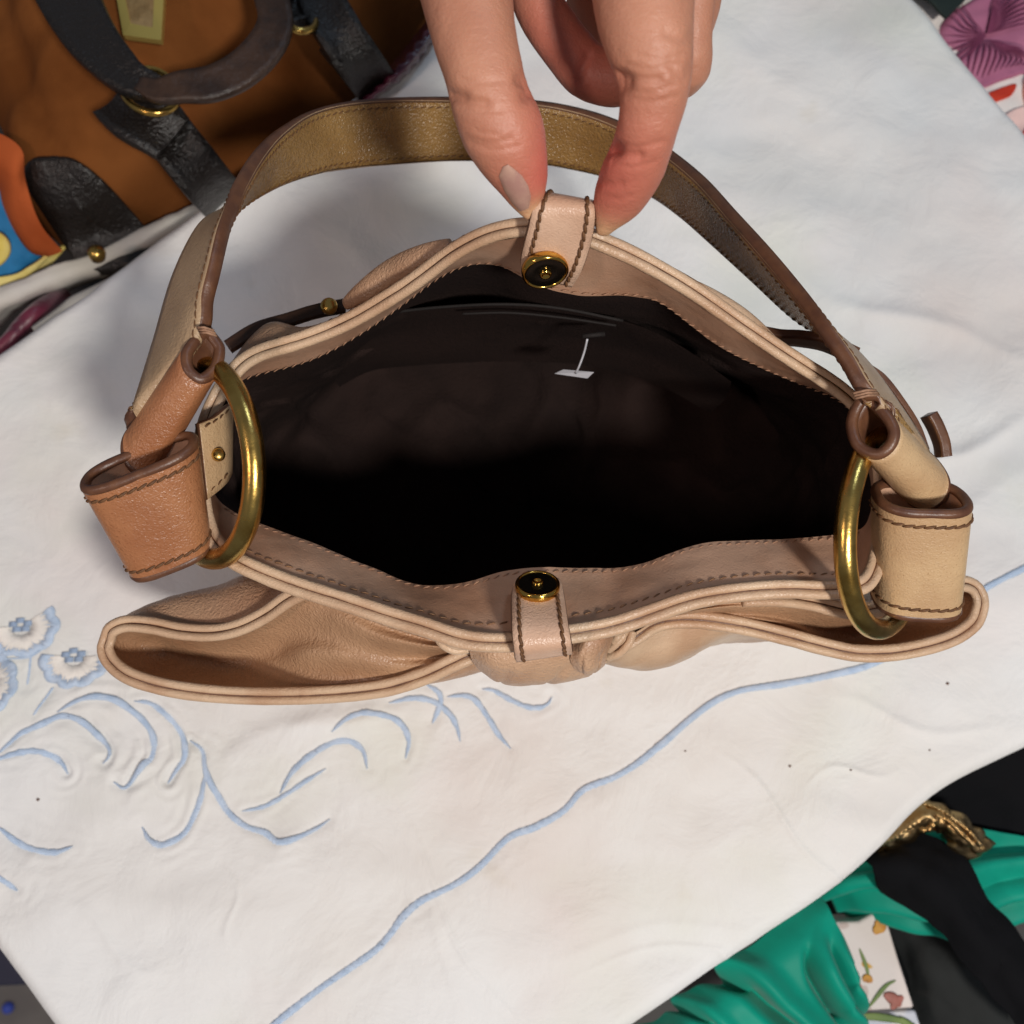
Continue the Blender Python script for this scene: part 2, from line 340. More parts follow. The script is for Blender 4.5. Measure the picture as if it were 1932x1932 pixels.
def light_tint_cloth(m):
    nt = m.node_tree; N, L = nt.nodes, nt.links; b = N["Principled BSDF"]; src = b.inputs['Base Color'].links[0].from_socket; tc = N.new('ShaderNodeTexCoord')
    for k, (c, sc, lo, hi, f) in enumerate(((lin(222, 206, 200), 6.5, .50, .72, .6), (lin(218, 221, 206), 8.5, .52, .72, .6), (lin(206, 196, 176), 26, .68, .8, .35))):  # pink and greenish casts of the light put into the colour, plus cream blotches
        mp = N.new('ShaderNodeMapping'); mp.inputs['Location'].default_value = (k * 2.3, k * 4.1 + .3, 0); L.new(tc.outputs['Object'], mp.inputs[0])
        n = N.new('ShaderNodeTexNoise'); n.inputs['Scale'].default_value = sc; n.inputs['Detail'].default_value = 4; L.new(mp.outputs[0], n.inputs['Vector'])
        r = N.new('ShaderNodeMapRange'); r.inputs[1].default_value = lo; r.inputs[2].default_value = hi; r.inputs[4].default_value = f; L.new(n.outputs['Fac'], r.inputs[0])
        x = N.new('ShaderNodeMix'); x.data_type = 'RGBA'; x.inputs['B'].default_value = (*c, 1); L.new(src, x.inputs['A']); L.new(r.outputs[0], x.inputs['Factor']); src = x.outputs['Result']
    L.new(src, b.inputs['Base Color'])
    n = N.new('ShaderNodeTexNoise'); n.inputs['Scale'].default_value = 34; n.inputs['Detail'].default_value = 7; n.inputs['Roughness'].default_value = .62; n.inputs['Distortion'].default_value = .6; L.new(tc.outputs['Object'], n.inputs['Vector'])
    bu = N.new('ShaderNodeBump'); bu.inputs['Strength'].default_value = .55; bu.inputs['Distance'].default_value = .0035; L.new(n.outputs['Fac'], bu.inputs['Height'])
    old = b.inputs['Normal'].links[0].from_node; L.new(bu.outputs[0], old.inputs['Normal'])
light_tint_cloth(M['cloth'])
M['blue_thread'] = material('pale_blue_thread', lin(198, 213, 232), 0.6, col2=lin(184, 203, 226), cscale=300, fine=(1400, .15))
M['blue_dark'] = material('blue_thread', lin(166, 186, 212), 0.6, fine=(1400, .15))
M['cream_thread'] = material('cream_thread', lin(236, 230, 222), 0.7, fine=(1400, .15))
cloth = tag(np_grid('tablecloth', cloth_surface(), M['cloth']), 'white cotton tablecloth with pale blue embroidery, spread under the tan handbag', 'tablecloth')
for c, w in curves:
    n = max(24, int(length(c) / .0006)); c = resample(c, n); c = c.copy(); c[:, 2] = cloth_z(c[:, :2]) + .0003
    t = np.linspace(0, 1, n); prof = (np.clip(np.minimum(t, 1 - t) * 5, .05, 1) ** .6) * (1 + .18 * np.sin(t * 31) * np.sin(t * 13)) if w > .0006 and n < 420 else 1 + .12 * np.sin(t * 60) * np.sin(t * 23)
    # satin stitch: a low cushion ridged across
    ridg = 1 + .13 * np.where(np.arange(n) % 2, 1, -1)
    EMB = tube('embroidered_stem', c, w * .9 * prof * ridg, M['blue_thread'], cloth, n=8, flat=.22, up=(0, 0, 1))
    tg_ = tang(c); sd_ = unit(np.cross(tg_, [0, 0, 1.0])); B_ = Bag(); L_c = length(c); K_ = max(10, int(L_c / .00055))
    for k in range(K_):                                     # satin stitches, slanted across the stem
        q = k / (K_ - 1) * (n - 1); a_ = int(q); hw = w * .92 * (prof[a_] if hasattr(prof, '__len__') else prof) * random.uniform(.88, 1.14)
        o_ = c[a_]; sl = tg_[a_] * hw * .55; x_ = sd_[a_] * hw; up_ = np.array([0, 0, w * .20])
        B_.tube(np.array([o_ - x_ - sl, o_ - x_ * .4 - sl * .4 + up_, o_ + x_ * .4 + sl * .4 + up_, o_ + x_ + sl]), .00024 * np.array([.6, 1, 1, .6]), 5)
    B_.out('satin_stitching', M['blue_thread'], EMB, kind='stuff')
def flower(cx, cy, rx, ry, a0, a1):
    """fan of satin stitches: cream inside, blue scalloped border"""
    o = P(cx, cy, 0)[:2]; sc = CAMH / FPX; Bb, Bc_, Bd = Bag(), Bag(), Bag()
    def q(a, r, h=.0004):
        p = o + sc * r * np.array([math.cos(a) * rx, math.sin(a) * ry]); return np.array([p[0], p[1], float(cloth_z(p[None])[0]) + h])
    N = 130
    for i in range(N):
        a = math.radians(a0 + (a1 - a0) * (i + .5) / N); r1 = 1 + .10 * abs(math.sin(i / N * math.pi * 5.5)) - .06 + .02 * random.random()
        r0 = r1 * (.66 + .14 * random.random() - .10 * (i % 9 == 0))
        Bb.tube([q(a, r0), q(a + .006, (r0 + r1) / 2, .0004), q(a, r1)], sc * 1.9 * np.array([.5, 1, .9]), 5, flat=.28)
        r3 = .26 + .1 * random.random()
        Bc_.tube([q(a, r3), q(a, (r0 + r3) / 2), q(a, r0 + .06)], sc * 1.6 * np.array([.7, 1, .4]), 5, flat=.25)
    for k in range(5):
        c = o + sc * np.array([15 * math.cos(k * 1.26 + .4), 9 * math.sin(k * 1.26 + .4) + 3])
        for j in range(4):
            p = np.array([*c, float(cloth_z(c[None])[0]) + .0007])
            Bd.tube([p + sc * np.array([-8, -4 + 2.4 * j, 0]), p + sc * np.array([0, -3.4 + 2.4 * j, .8]), p + sc * np.array([8, -3 + 2.4 * j, 0])], sc * 1.3, 5, flat=.4)
    f = Bb.out('embroidered_flower', M['blue_thread'], cloth); f['kind'] = 'stuff'
    Bc_.out('petal_stitching', M['cream_thread'], f, kind='stuff'); Bd.out('flower_centre', M['blue_dark'], f, kind='stuff')
flower(34, 1182, 74, 56, -178, 42); flower(137, 1240, 66, 56, -186, 4); flower(-32, 1290, 60, 60, -150, 70)
for x, y in ((1292, 1417), (1785, 1290), (1750, 1415), (1487, 1445), (1600, 1452), (70, 1509)):
    p = P(x, y, 0); z = float(cloth_z(p[None, :2])[0]); r = random.uniform(.0004, .0007)
    tube('lint_speck', np.array([p * [1, 1, 0] + [-r, 0, z], p * [1, 1, 0] + [0, 0, z + r * .7], p * [1, 1, 0] + [r, r * .4, z]]), r * np.array([.3, 1, .3]), M['edge'], cloth, n=6)

# ------------------------------------------------------------------ handbag
bag = thing('handbag', 'tan leather shoulder bag held open at its snap tab, black lining and brass rings', 'handbag')
bag.location = (0, 0, 0)
REAR = [(425, 720, .152), (470, 672, .155), (560, 645, .158), (650, 610, .162), (720, 570, .167), (790, 525, .174), (850, 478, .182), (910, 445, .188), (960, 430, .192), (1000, 427, .194), (1060, 430, .194), (1120, 450, .192), (1200, 485, .188), (1300, 542, .18), (1380, 598, .173), (1470, 660, .166), (1540, 705, .16), (1600, 745, .156), (1640, 790, .152)]
RIGHT = [(1640, 790, .152), (1665, 900, .148), (1660, 1030, .148), (1640, 1105, .15)]
FRONT = [(1640, 1105, .15), (1570, 1113, .152), (1480, 1110, .154), (1380, 1118, .156), (1300, 1132, .158), (1240, 1153, .159), (1150, 1183, .16), (1070, 1196, .16), (960, 1212, .16), (870, 1206, .16), (810, 1184, .16), (740, 1164, .159), (650, 1134, .158), (560, 1106, .156), (480, 1075, .154), (430, 1050, .152)]
LEFT = [(430, 1050, .152), (392, 1000, .15), (378, 900, .149), (388, 800, .15), (425, 720, .152)]
FREAR = [(432, 735, .138), (460, 713, .141), (560, 690, .143), (640, 655, .147), (740, 590, .152), (830, 522, .162), (900, 495, .168), (955, 502, .169), (990, 530, .169), (1060, 553, .169), (1130, 560, .168), (1190, 556, .167), (1240, 566, .165), (1300, 612, .158), (1370, 662, .152), (1450, 700, .146), (1530, 732, .142), (1600, 762, .138), (1622, 800, .136)]
FRIGHT = [(1622, 800, .136), (1640, 880, .133), (1645, 950, .133), (1630, 1002, .135)]
FFRONT = [(1630, 1002, .135), (1550, 1012, .137), (1420, 1020, .14), (1330, 1024, .142), (1270, 1042, .143), (1220, 1062, .143), (1160, 1072, .143), (1030, 1071, .143), (960, 1074, .143), (890, 1096, .143), (830, 1105, .143), (760, 1098, .143), (720, 1076, .142), (660, 1055, .141), (610, 1032, .14), (540, 1006, .139), (460, 976, .137), (410, 945, .135)]
FLEFT = [(410, 945, .135), (395, 900, .133), (398, 820, .135), (432, 735, .138)]
NS = (120, 34, 120, 40)
def loop4(parts): return np.vstack([spline(PL(p), n + 1)[:-1] for p, n in zip(parts, NS)])
RIM = loop4((REAR, RIGHT, FRONT, LEFT)); FAC = loop4((FREAR, FRIGHT, FFRONT, FLEFT)); NR = len(RIM)
for _ in range(10):
    RIM = RIM * .5 + .25 * (np.roll(RIM, 1, 0) + np.roll(RIM, -1, 0)); FAC = FAC * .5 + .25 * (np.roll(FAC, 1, 0) + np.roll(FAC, -1, 0))
tR = tang(RIM, True); outw = unit(np.cross(tR, [0, 0, 1.0])); ctr = RIM.mean(0)
if ((RIM - ctr) * outw).sum() < 0: outw = -outw
for _ in range(12): outw = unit(outw + np.roll(outw, 1, 0) + np.roll(outw, -1, 0))
# piping: two beads side by side round the mouth
for k, (of, dz, r) in enumerate(((.0014, -.0004, .00136), (-.0013, 0, .00128))):
    c = RIM + outw * of + [0, 0, dz]
    rr = r * (1 + .06 * vnoise(c / .008, 40 + k))
    tube('rim_piping', c, rr, M['piping'], bag, n=10, closed=True)
tube('piping_seam', RIM + [0, 0, -.0006], .0009, M['edge'], bag, n=6, closed=True)
# facing: leather band inside the mouth, then the black lining
def rings(name, loops, nv, mat, relief=None):
    A = np.stack(loops, 1); v = np.stack([spline(a, nv) for a in A], 0)
    if relief is not None:
        v = v + relief(v)
    o = mesh(name, v.reshape(-1, 3), grid_faces(v.shape[0], nv, cu=True), mat, bag); SURF[name] = v; return o
SURF = {}
R0 = RIM - outw * .0022 + [0, 0, -.0008]
mid = (R0 + FAC) / 2 + .0006 * vnoise(FAC / .02, 8)[:, None] * outw
rings('facing', [R0, mid, FAC], 14, M['facing'], lambda v: (np.stack([.00035 * vnoise(v / .016, 21)] * 3, -1) * [0.2, 0.4, 1]))
ell = lambda cx, cy, a, b, z, n=NR: np.array([P(cx + a * math.cos(t), cy + b * math.sin(t), z) for t in np.linspace(0, 2 * math.pi, n, endpoint=False)])
def match(loop, ref):                                        # same start angle and direction as the rim
    ang = lambda q: np.unwrap(np.arctan2(q[:, 1] - ctr[1], q[:, 0] - ctr[0]))
    ar = np.arctan2(ref[:, 1] - ctr[1], ref[:, 0] - ctr[0]); al = np.arctan2(loop[:, 1] - ctr[1], loop[:, 0] - ctr[0])
    o = np.argsort(al); al, lp = al[o], loop[o]
    al3 = np.r_[al - 2 * math.pi, al, al + 2 * math.pi]; lp3 = np.vstack([lp, lp, lp])
    return np.stack([np.interp(ar, al3, lp3[:, k]) for k in range(3)], 1)
B_IN = match(ell(1010, 905, 470, 285, .010), FAC)
L1 = FAC * .80 + B_IN * .20 + outw * .004; L1[:, 2] = .110 + .3 * (FAC[:, 2] - .14)
L2 = FAC * .40 + B_IN * .60 + outw * .008; L2[:, 2] = .055
L3 = B_IN * 1.0; L3[:, 2] = .018
L4 = B_IN * .72 + B_IN.mean(0) * .28; L4[:, 2] = .009
L5 = B_IN * .02 + B_IN.mean(0) * .98; L5[:, 2] = .008
def lin_rel(v):                                              # slack folds, always towards the inside
    r = .0030 * (vnoise(v / .055, 31) + .8) + .0020 * (vnoise(v / .026, 32) + .6) + .0040 * np.exp(-(vnoise(v / np.array([.045, .06, .09]), 33) / .16) ** 2)
    d = B_IN.mean(0) - v; d[..., 2] = 0; d = unit(d) * .75; d[..., 2] = .6
    return d * (np.maximum(r, 0) * np.clip((.135 - v[..., 2]) / .03, 0, 1))[..., None]
rings('lining', [FAC + outw * .0006 + [0, 0, .0003], L1, L2, L3, L4, L5], 90, M['lining'], lin_rel)
# outer shell
B_OUT = B_IN + outw * .006; B_OUT[:, 2] = .003
O0 = RIM + outw * .0024 + [0, 0, -.0012]
fr_ = np.clip(-outw[:, 1:2] * 1.3, 0, 1)                     # the front stays slim where the wings hang
O1 = RIM + outw * (.0050 - .0095 * fr_) + [0, 0, -.012]
O2 = np.maximum(0, 1) * (FAC * .55 + RIM * .45) * .84 + B_IN * .16 + outw * (.015 - .013 * fr_); O2[:, 2] = .100
O3 = L2 + outw * .010; O3[:, 2] = .052
O4 = L3 + outw * .008; O4[:, 2] = .014
shell = rings('outer_shell', [O0, O1, O2, O3, O4, B_OUT], 40, M['tan'], lambda v: np.stack([.0010 * vnoise(v / .03, 51)] * 3, -1) * [1, 1, .2])
bv = np.vstack([B_OUT, [B_OUT.mean(0)]]); mesh('base_panel', bv, [(i, (i + 1) % NR, NR) for i in range(NR)], M['tan'], bag)
# stitching along the facing: upper line under the piping, lower line at the lining
sb = Bag(); fup = np.array([0, 0, 1.0])
nf = unit(np.cross(tR, FAC - R0)); nf[nf[:, 2] < 0] *= -1
lo, hi = NS[0] + NS[1], NS[0] + NS[1] + NS[2]
fv = SURF['facing']; fn = unit(np.cross(np.roll(fv, -1, 0) - np.roll(fv, 1, 0), np.gradient(fv, axis=1))); fn = fn * np.sign(fn[..., 2:3].mean())
up, un = fv[lo:hi, 2], fn[lo:hi, 2]; stitch_into(sb, resample(up + un * .0002, 260), np.stack([np.interp(np.linspace(0, 1, 260), np.linspace(0, 1, len(un)), un[:, k]) for k in range(3)], 1), ln=.0020, gap=.0012, r=.00022, lift=.0001)
sb.out('stitching', M['thread_mid'], bag, kind='stuff')
sb = Bag(); lw = (R0 * .07 + FAC * .93); stitch_into(sb, resample(lw[lo:hi], 240) + [0, 0, .0003], [0, 0, 1.0], ln=.0019, gap=.0009, r=.00020)
stitch_into(sb, resample(lw[:NS[0]], 240) + [0, -.0003, .0002], [0, -.4, 1.0], ln=.0019, gap=.0009, r=.00020); sb.out('lining_stitching', M['thread_pale'], bag, kind='stuff')
# rear outside: stitches behind the outer bead at the left
sb = Bag(); q = (RIM + outw * .0030 + [0, 0, -.0010])[6:48]; stitch_into(sb, resample(q, 120), [0, 0, 1.0], ln=.0019, gap=.0014, r=.00022, lift=.0001); sb.out('stitching', M['thread'], bag, kind='stuff')

# outside back: panel swelling out from under the rim, pleats, belt and buttons
loft('back_panel', [[(425, 712, .150), (470, 665, .1535), (560, 638, .1565), (650, 603, .1605), (720, 563, .1655), (800, 512, .173)],
                    [(432, 690, .146), (470, 640, .148), (515, 612, .148), (570, 618, .150), (640, 598, .155), (720, 556, .160), (800, 506, .168)],
                    [(440, 680, .138), (478, 634, .138), (515, 608, .138), (580, 618, .140), (640, 596, .145), (720, 560, .150), (800, 510, .160)],
                    [(440, 690, .11), (490, 645, .11), (540, 622, .11), (590, 622, .11), (650, 600, .115), (730, 562, .125), (800, 520, .14)]], M['tan'], bag, 60, 24)
def pleat(name, c, r, mat, flat=.7):
    c = spline(PL(c), 40); t = np.linspace(0, 1, 40); o = tube(name, c, r * (np.sin(math.pi * (.06 + .88 * t)) ** .5), mat, bag, n=16, flat=flat); return o
pleat('back_pleat', [(652, 574, .150), (690, 548, .155), (735, 518, .160), (785, 492, .168), (850, 462, .176)], .0042, M['tan'])
pleat('back_pleat', [(1290, 530, .178), (1340, 562, .174), (1400, 602, .169), (1452, 643, .164), (1475, 662, .162)], .0030, M['piping'])
def flatband(name, pts, w, th, mats, upv=(0, 0, 1), parent=bag, k=5, n=50):
    c = spline(PL(pts), n); sd = unit(np.cross(tang(c), np.asarray(upv, float))); return ribbon(name, c - sd * w / 2, c + sd * w / 2, th, mats, parent, k=k)
flatband('side_belt', [(430, 655, .137), (484, 622, .137), (543, 604, .137), (595, 588, .138), (650, 577, .14)], .004, .002, [M['darkstrap'], M['darkstrap']])
flatband('side_belt', [(1440, 632, .145), (1470, 637, .146), (1510, 639, .147), (1560, 648, .148), (1610, 670, .147)], .0022, .0075, [M['edge'], M['edge']])
flatband('side_belt', [(1630, 690, .143), (1665, 715, .143), (1700, 760, .142), (1728, 805, .141), (1745, 850, .140)], .0016, .003, [M['edge'], M['edge']])
flatband('belt_end', [(1752, 782, .142), (1765, 806, .141), (1776, 835, .140), (1780, 862, .139)], .0030, .005, [M['edge'], M['edge']])
def stud(pos, r, nrm=(0, 0, 1), name='button', mat=None):
    return lathe(name, pos, nrm, [(r * .6, -.4 * r), (r, -.2 * r), (r, .15 * r), (r * .92, .4 * r), (r * .7, .6 * r), (r * .35, .72 * r), (.01 * r, .75 * r)], mat or M['brass'], bag, 20)
stud(P(621, 578, .143), .0026); stud(P(1424, 622, .147), .0020)

# ---- front wings: gathered outer layer that stands away from the body at both ends
WFL = [(203, 1205, .118), (198, 1225, .118), (212, 1252, .118), (250, 1278, .119), (330, 1300, .12), (450, 1312, .122), (600, 1311, .125), (720, 1299, .13), (800, 1275, .134), (850, 1252, .137), (892, 1234, .138), (940, 1226, .134)]
WBL = [(203, 1205, .118), (210, 1188, .12), (238, 1177, .121), (285, 1180, .122), (340, 1191, .123), (400, 1194, .125), (450, 1184, .128), (500, 1160, .132), (550, 1126, .138), (600, 1110, .142), (650, 1126, .145), (720, 1160, .147), (800, 1190, .147), (892, 1214, .145), (940, 1214, .140)]
WFR = [(1849, 1125, .119), (1850, 1145, .119), (1835, 1178, .119), (1786, 1208, .12), (1699, 1229, .122), (1624, 1232, .124), (1566, 1222, .126), (1479, 1199, .13), (1392, 1179, .134), (1305, 1168, .137), (1241, 1175, .139), (1195, 1203, .140), (1140, 1234, .138), (1095, 1236, .134)]
WBR = [(1849, 1125, .119), (1838, 1108, .12), (1812, 1101, .122), (1760, 1114, .124), (1700, 1136, .127), (1640, 1151, .13), (1595, 1151, .134), (1531, 1136, .138), (1470, 1128, .142), (1380, 1130, .145), (1300, 1147, .147), (1241, 1166, .147), (1195, 1190, .147), (1140, 1214, .145), (1095, 1222, .140)]
def wing(WF, WB, flip, seed, nb):
    n = 110
    f, b = spline(PL(WF), n), spline(PL(WB), n)
    full = np.vstack([b[::-1], f[1:]])
    wb = full[(n - nb):]                                      # piped edge: visible part of back edge + whole front edge
    t = tang(wb); o = unit(np.cross(t, [0, 0, 1.0])); cc = full.mean(0)
    if ((wb - cc) * o).sum() < 0: o = -o
    for _ in range(4): o = unit(o + np.vstack([o[:1], o[:-1]]) + np.vstack([o[1:], o[-1:]]))
    fp = None
    for of, dz, r, nm in ((.0014, -.0006, .0013, 0), (-.0013, 0, .0013, 1)):
        c = wb + o * of + [0, 0, dz]; k = tube('wing_piping', c, r * (1 + .06 * vnoise(c / .008, seed)), M['piping'], bag, n=10)
    tube('piping_seam', wb + [0, 0, -.0006], .0008, M['edge'], bag, n=6)
    # inside of the pocket
    nv = 60; T, V = np.meshgrid(np.linspace(0, 1, n), np.linspace(0, 1, nv), indexing='ij')
    s = (b[:, None] * (1 - V[..., None]) + f[:, None] * V[..., None])
    deep = (.019 * (1 - smooth01(T, .28, .62)) + .0075) * np.clip(T * 9, 0, 1) ** .7
    prof = np.sin(math.pi * V) ** .55 * (1 - .25 * V)
    puff = smooth01(T, .42, .7) * (1 - smooth01(T, .92, 1)) * (.0052 * np.exp(-((V - .38) / .2) ** 2))
    fold = .0026 * smooth01(T, .25, .55) * np.sin((V * 2.3 - T * 1.5) * 6.28 + seed) * np.sin(math.pi * V) * (.4 + .6 * T)
    rel = .0010 * vnoise(s / np.array([.03, .012, .02]), seed) * np.sin(math.pi * V) ** .5
    s[..., 2] += -deep * prof + puff + fold + rel
    inner = np_grid('wing_lining', s, M['wing'], bag)
    sbw = Bag(); st = s[6:, nv - 4] + [0, .0004, .0014]; stitch_into(sbw, resample(st, 200), [0, 0, 1.0], ln=.0019, gap=.0010, r=.00022, lift=.0004); sbw.out('stitching', M['thread'], bag, kind='stuff')
    return f, b, o, wb
fL, bL, _, _ = wing(WFL, WBL, False, 61, 74); fR, bR, _, _ = wing(WFR, WBR, True, 67, 70)
# outside skin of the wings, falling from the piping and tucking in under the bag
def skin(front, extra, mid, low, name='wing_panel', mat='tan'): return loft(name, [front, extra, mid, low], M[mat], bag, 90, 26, relief=lambda u, v, p: .0007 * vnoise(p / .018, 71) * np.sin(math.pi * np.clip(v * 1.2, 0, 1)))
skin([(x, y + 3, z - .0015) for x, y, z in WFL], [(208, 1212, .108), (206, 1228, .108), (218, 1250, .108), (260, 1274, .108), (335, 1296, .109), (450, 1309, .112), (600, 1312, .115), (720, 1304, .119), (805, 1292, .122), (855, 1282, .124), (895, 1270, .124), (940, 1258, .122)],
     [(260, 1215, .07), (270, 1235, .07), (300, 1250, .07), (350, 1265, .07), (480, 1272, .07), (620, 1270, .07), (740, 1265, .07), (820, 1255, .07), (900, 1250, .07)], [(400, 1130, .01), (420, 1140, .01), (450, 1150, .01), (540, 1160, .01), (650, 1160, .01), (760, 1155, .01), (900, 1150, .01)])
skin([(x, y + 3, z - .0015) for x, y, z in WFR], [(1842, 1128, .108), (1842, 1148, .108), (1828, 1174, .108), (1780, 1204, .109), (1699, 1226, .111), (1624, 1231, .113), (1560, 1222, .116), (1470, 1206, .12), (1385, 1198, .123), (1305, 1236, .122), (1262, 1256, .122), (1215, 1264, .122), (1170, 1260, .124), (1138, 1252, .124), (1095, 1250, .122)],
     [(1770, 1140, .07), (1760, 1160, .07), (1700, 1180, .07), (1600, 1195, .07), (1500, 1200, .07), (1400, 1205, .07), (1300, 1215, .07), (1200, 1240, .07), (1130, 1240, .07)], [(1600, 1100, .01), (1580, 1110, .01), (1520, 1120, .01), (1420, 1130, .01), (1300, 1140, .01), (1200, 1150, .01), (1120, 1150, .01)], mat='piping')
skin([(203, 1203, .1165), (210, 1186, .118), (238, 1174, .119), (285, 1177, .12), (340, 1188, .121), (400, 1190, .123), (450, 1180, .126), (500, 1157, .130), (550, 1123, .136), (600, 1108, .140), (640, 1118, .142)],
     [(206, 1198, .109), (216, 1180, .109), (242, 1160, .110), (275, 1142, .111), (320, 1126, .112), (380, 1117, .114), (420, 1107, .117), (460, 1094, .12), (510, 1100, .124), (560, 1100, .13), (640, 1105, .138)],
     [(255, 1200, .08), (262, 1190, .08), (290, 1165, .08), (330, 1140, .08), (380, 1120, .08), (440, 1100, .085), (500, 1085, .09), (560, 1080, .10), (640, 1085, .12)], [(400, 1130, .02), (410, 1120, .02), (430, 1100, .02), (470, 1080, .02), (520, 1070, .02), (580, 1060, .03), (640, 1060, .05)], mat='tan')
skin([(1849, 1123, .1175), (1838, 1106, .1185), (1812, 1099, .12), (1760, 1111, .122), (1700, 1133, .125), (1640, 1148, .128), (1595, 1148, .132), (1531, 1133, .136)],
     [(1838, 1122, .110), (1828, 1108, .110), (1800, 1098, .111), (1750, 1100, .113), (1700, 1110, .116), (1640, 1120, .12), (1590, 1120, .125), (1531, 1118, .13)],
     [(1780, 1120, .08), (1770, 1110, .08), (1740, 1100, .08), (1700, 1095, .08), (1660, 1090, .085), (1620, 1090, .09), (1580, 1090, .10), (1531, 1100, .12)], [(1600, 1100, .02), (1590, 1090, .02), (1570, 1080, .02), (1550, 1070, .02), (1540, 1060, .02), (1530, 1060, .03), (1520, 1060, .04), (1510, 1060, .05)], mat='cream')
# knot of leather that gathers the wings in the middle
rk = lambda u, v, p: (.0006 * vnoise(p / .014, 81) - .0011 * np.exp(-((np.sin((u * 2.2 + v * 1.1) * 3.3)) / .22) ** 2) * smooth01(v, .1, .3) * (1 - smooth01(v, .75, .95))) * np.sin(math.pi * np.clip(u, 0.02, .98))
loft('gather_band', [[(872, 1204, .150), (925, 1212, .153), (1000, 1214, .154), (1080, 1204, .153), (1150, 1192, .150)], [(884, 1222, .150), (925, 1228, .155), (1000, 1228, .156), (1080, 1218, .155), (1146, 1205, .151)], [(890, 1245, .146), (925, 1258, .151), (990, 1264, .152), (1060, 1258, .151), (1128, 1246, .147)], [(905, 1266, .139), (938, 1287, .141), (992, 1294, .142), (1060, 1286, .141), (1112, 1276, .139)], [(915, 1262, .128), (940, 1278, .126), (992, 1284, .125), (1060, 1278, .126), (1105, 1266, .128)], [(930, 1230, .11), (950, 1236, .11), (992, 1240, .11), (1060, 1236, .11), (1095, 1230, .11)]], M['tan'], bag, 50, 40, relief=rk)
loft('gather_fold', [[(1085, 1186, .156), (1110, 1184, .158), (1140, 1182, .157), (1158, 1186, .153)], [(1080, 1222, .1555), (1105, 1216, .160), (1138, 1208, .158), (1156, 1206, .152)], [(1076, 1246, .153), (1102, 1248, .1575), (1130, 1242, .155), (1146, 1234, .149)], [(1088, 1266, .147), (1108, 1276, .149), (1128, 1268, .147), (1141, 1256, .143)], [(1096, 1262, .134), (1110, 1268, .134), (1126, 1262, .134), (1136, 1250, .132)]], M['tan'], bag, 30, 34, relief=rk)

for pts in ([(1146, 1226, .1475), (1160, 1216, .149), (1174, 1200, .150), (1181, 1186, .149)], [(1144, 1240, .145), (1168, 1232, .147), (1186, 1214, .149), (1194, 1192, .149)], [(1156, 1210, .1495), (1166, 1200, .151), (1170, 1188, .150)],
            [(828, 1192, .149), (842, 1208, .1505), (862, 1218, .150), (890, 1214, .148)], [(822, 1196, .147), (836, 1216, .1485), (860, 1227, .148), (892, 1222, .146)]):
    c = spline(PL(pts), 24); tube('pleat_piping', c, .00125 * (1 + .06 * vnoise(c / .008, 44)), M['piping'], bag, n=10)
# ---- snap tabs
def tab(Lp, Rp, snap, snap_n, srx, label):
    A, Bq = spline(PL(Lp), 60), spline(PL(Rp), 60)
    o, n = ribbon('snap_tab', A, Bq, .0020, [M['nude'], M['edge']], bag, k=9)
    if n[:, 2].mean() < 0: n = -n
    b2 = Bag(); w = Bq - A
    for x, sg in ((.13, 1), (.87, 1)): stitch_into(b2, A + w * x + n * .0011, n, ln=.0030, gap=-.0005, r=.00046, slant=.00034, lift=.0002)
    b2.out('stitching', M['thread'], o, kind='stuff')
    q = np.asarray(snap); nn = unit(np.array(snap_n, float))
    sc = lambda pr: [(r * srx, h * srx) for r, h in pr]
    d = lathe('snap', q, nn, sc([(.9, -.1), (1.0, 0), (1.05, .04), (1.06, .2), (1.05, .36), (1.0, .42), (.94, .43), (.90, .41), (.88, .36)]), M['gold'], o, 48)
    lathe('snap_face', q, nn, sc([(.93, .37), (.86, .385), (.5, .38), (.26, .365), (.01, .36)]), M['snap'], d, 48)
    lathe('snap_pin', q, nn, sc([(.27, .34), (.27, .47), (.24, .53), (.18, .53), (.13, .47), (.01, .45)]), M['gold'], d, 24)
    return o
tab([(985, 1092, .1535), (971, 1102, .1545), (966, 1130, .1595), (966, 1165, .1645), (967, 1195, .1670), (970, 1222, .1665), (973, 1243, .161)],
    [(1040, 1090, .1535), (1057, 1100, .1545), (1064, 1130, .1595), (1069, 1165, .1645), (1073, 1190, .1670), (1077, 1212, .1665), (1079, 1228, .161)], P(1014, 1113, .1575), (0.0, .72, .69), .0057, 'front')
tab([(985, 512, .1825), (984, 488, .1885), (990, 455, .1955), (998, 424, .2005), (1004, 398, .2035), (1013, 380, .2040), (1024, 368, .201), (1030, 375, .190)],
    [(1080, 536, .1805), (1098, 505, .1885), (1113, 458, .1955), (1120, 425, .2005), (1122, 405, .2035), (1120, 392, .2040), (1118, 385, .201), (1118, 392, .190)], P(1027, 503, .1885), (.12, -.96, .26), .0057, 'rear')

# ---- rings
def ring(c, a, bpx, bz, name='brass_ring'):
    """c centre, a end of the long half axis, bpx end of the short half axis as seen, raised by bz"""
    C0 = P(*c); A = P(*a) - C0; ra = np.linalg.norm(A); B = P(bpx[0], bpx[1], c[2] + bz) - C0
    B = B - (B @ A) / (A @ A) * A; B = unit(B) * ra
    t = np.linspace(0, 2 * math.pi, 120, endpoint=False); p = C0 + np.cos(t)[:, None] * A + np.sin(t)[:, None] * B
    return tube(name, p, .0030, M['brass'], bag, n=20, closed=True)
ring((386, 872, .1565), (372, 687, .1640), (489, 872), .0205); ring((1674, 1000, .148), (1653, 824, .1625), (1590, 1003), .0215)

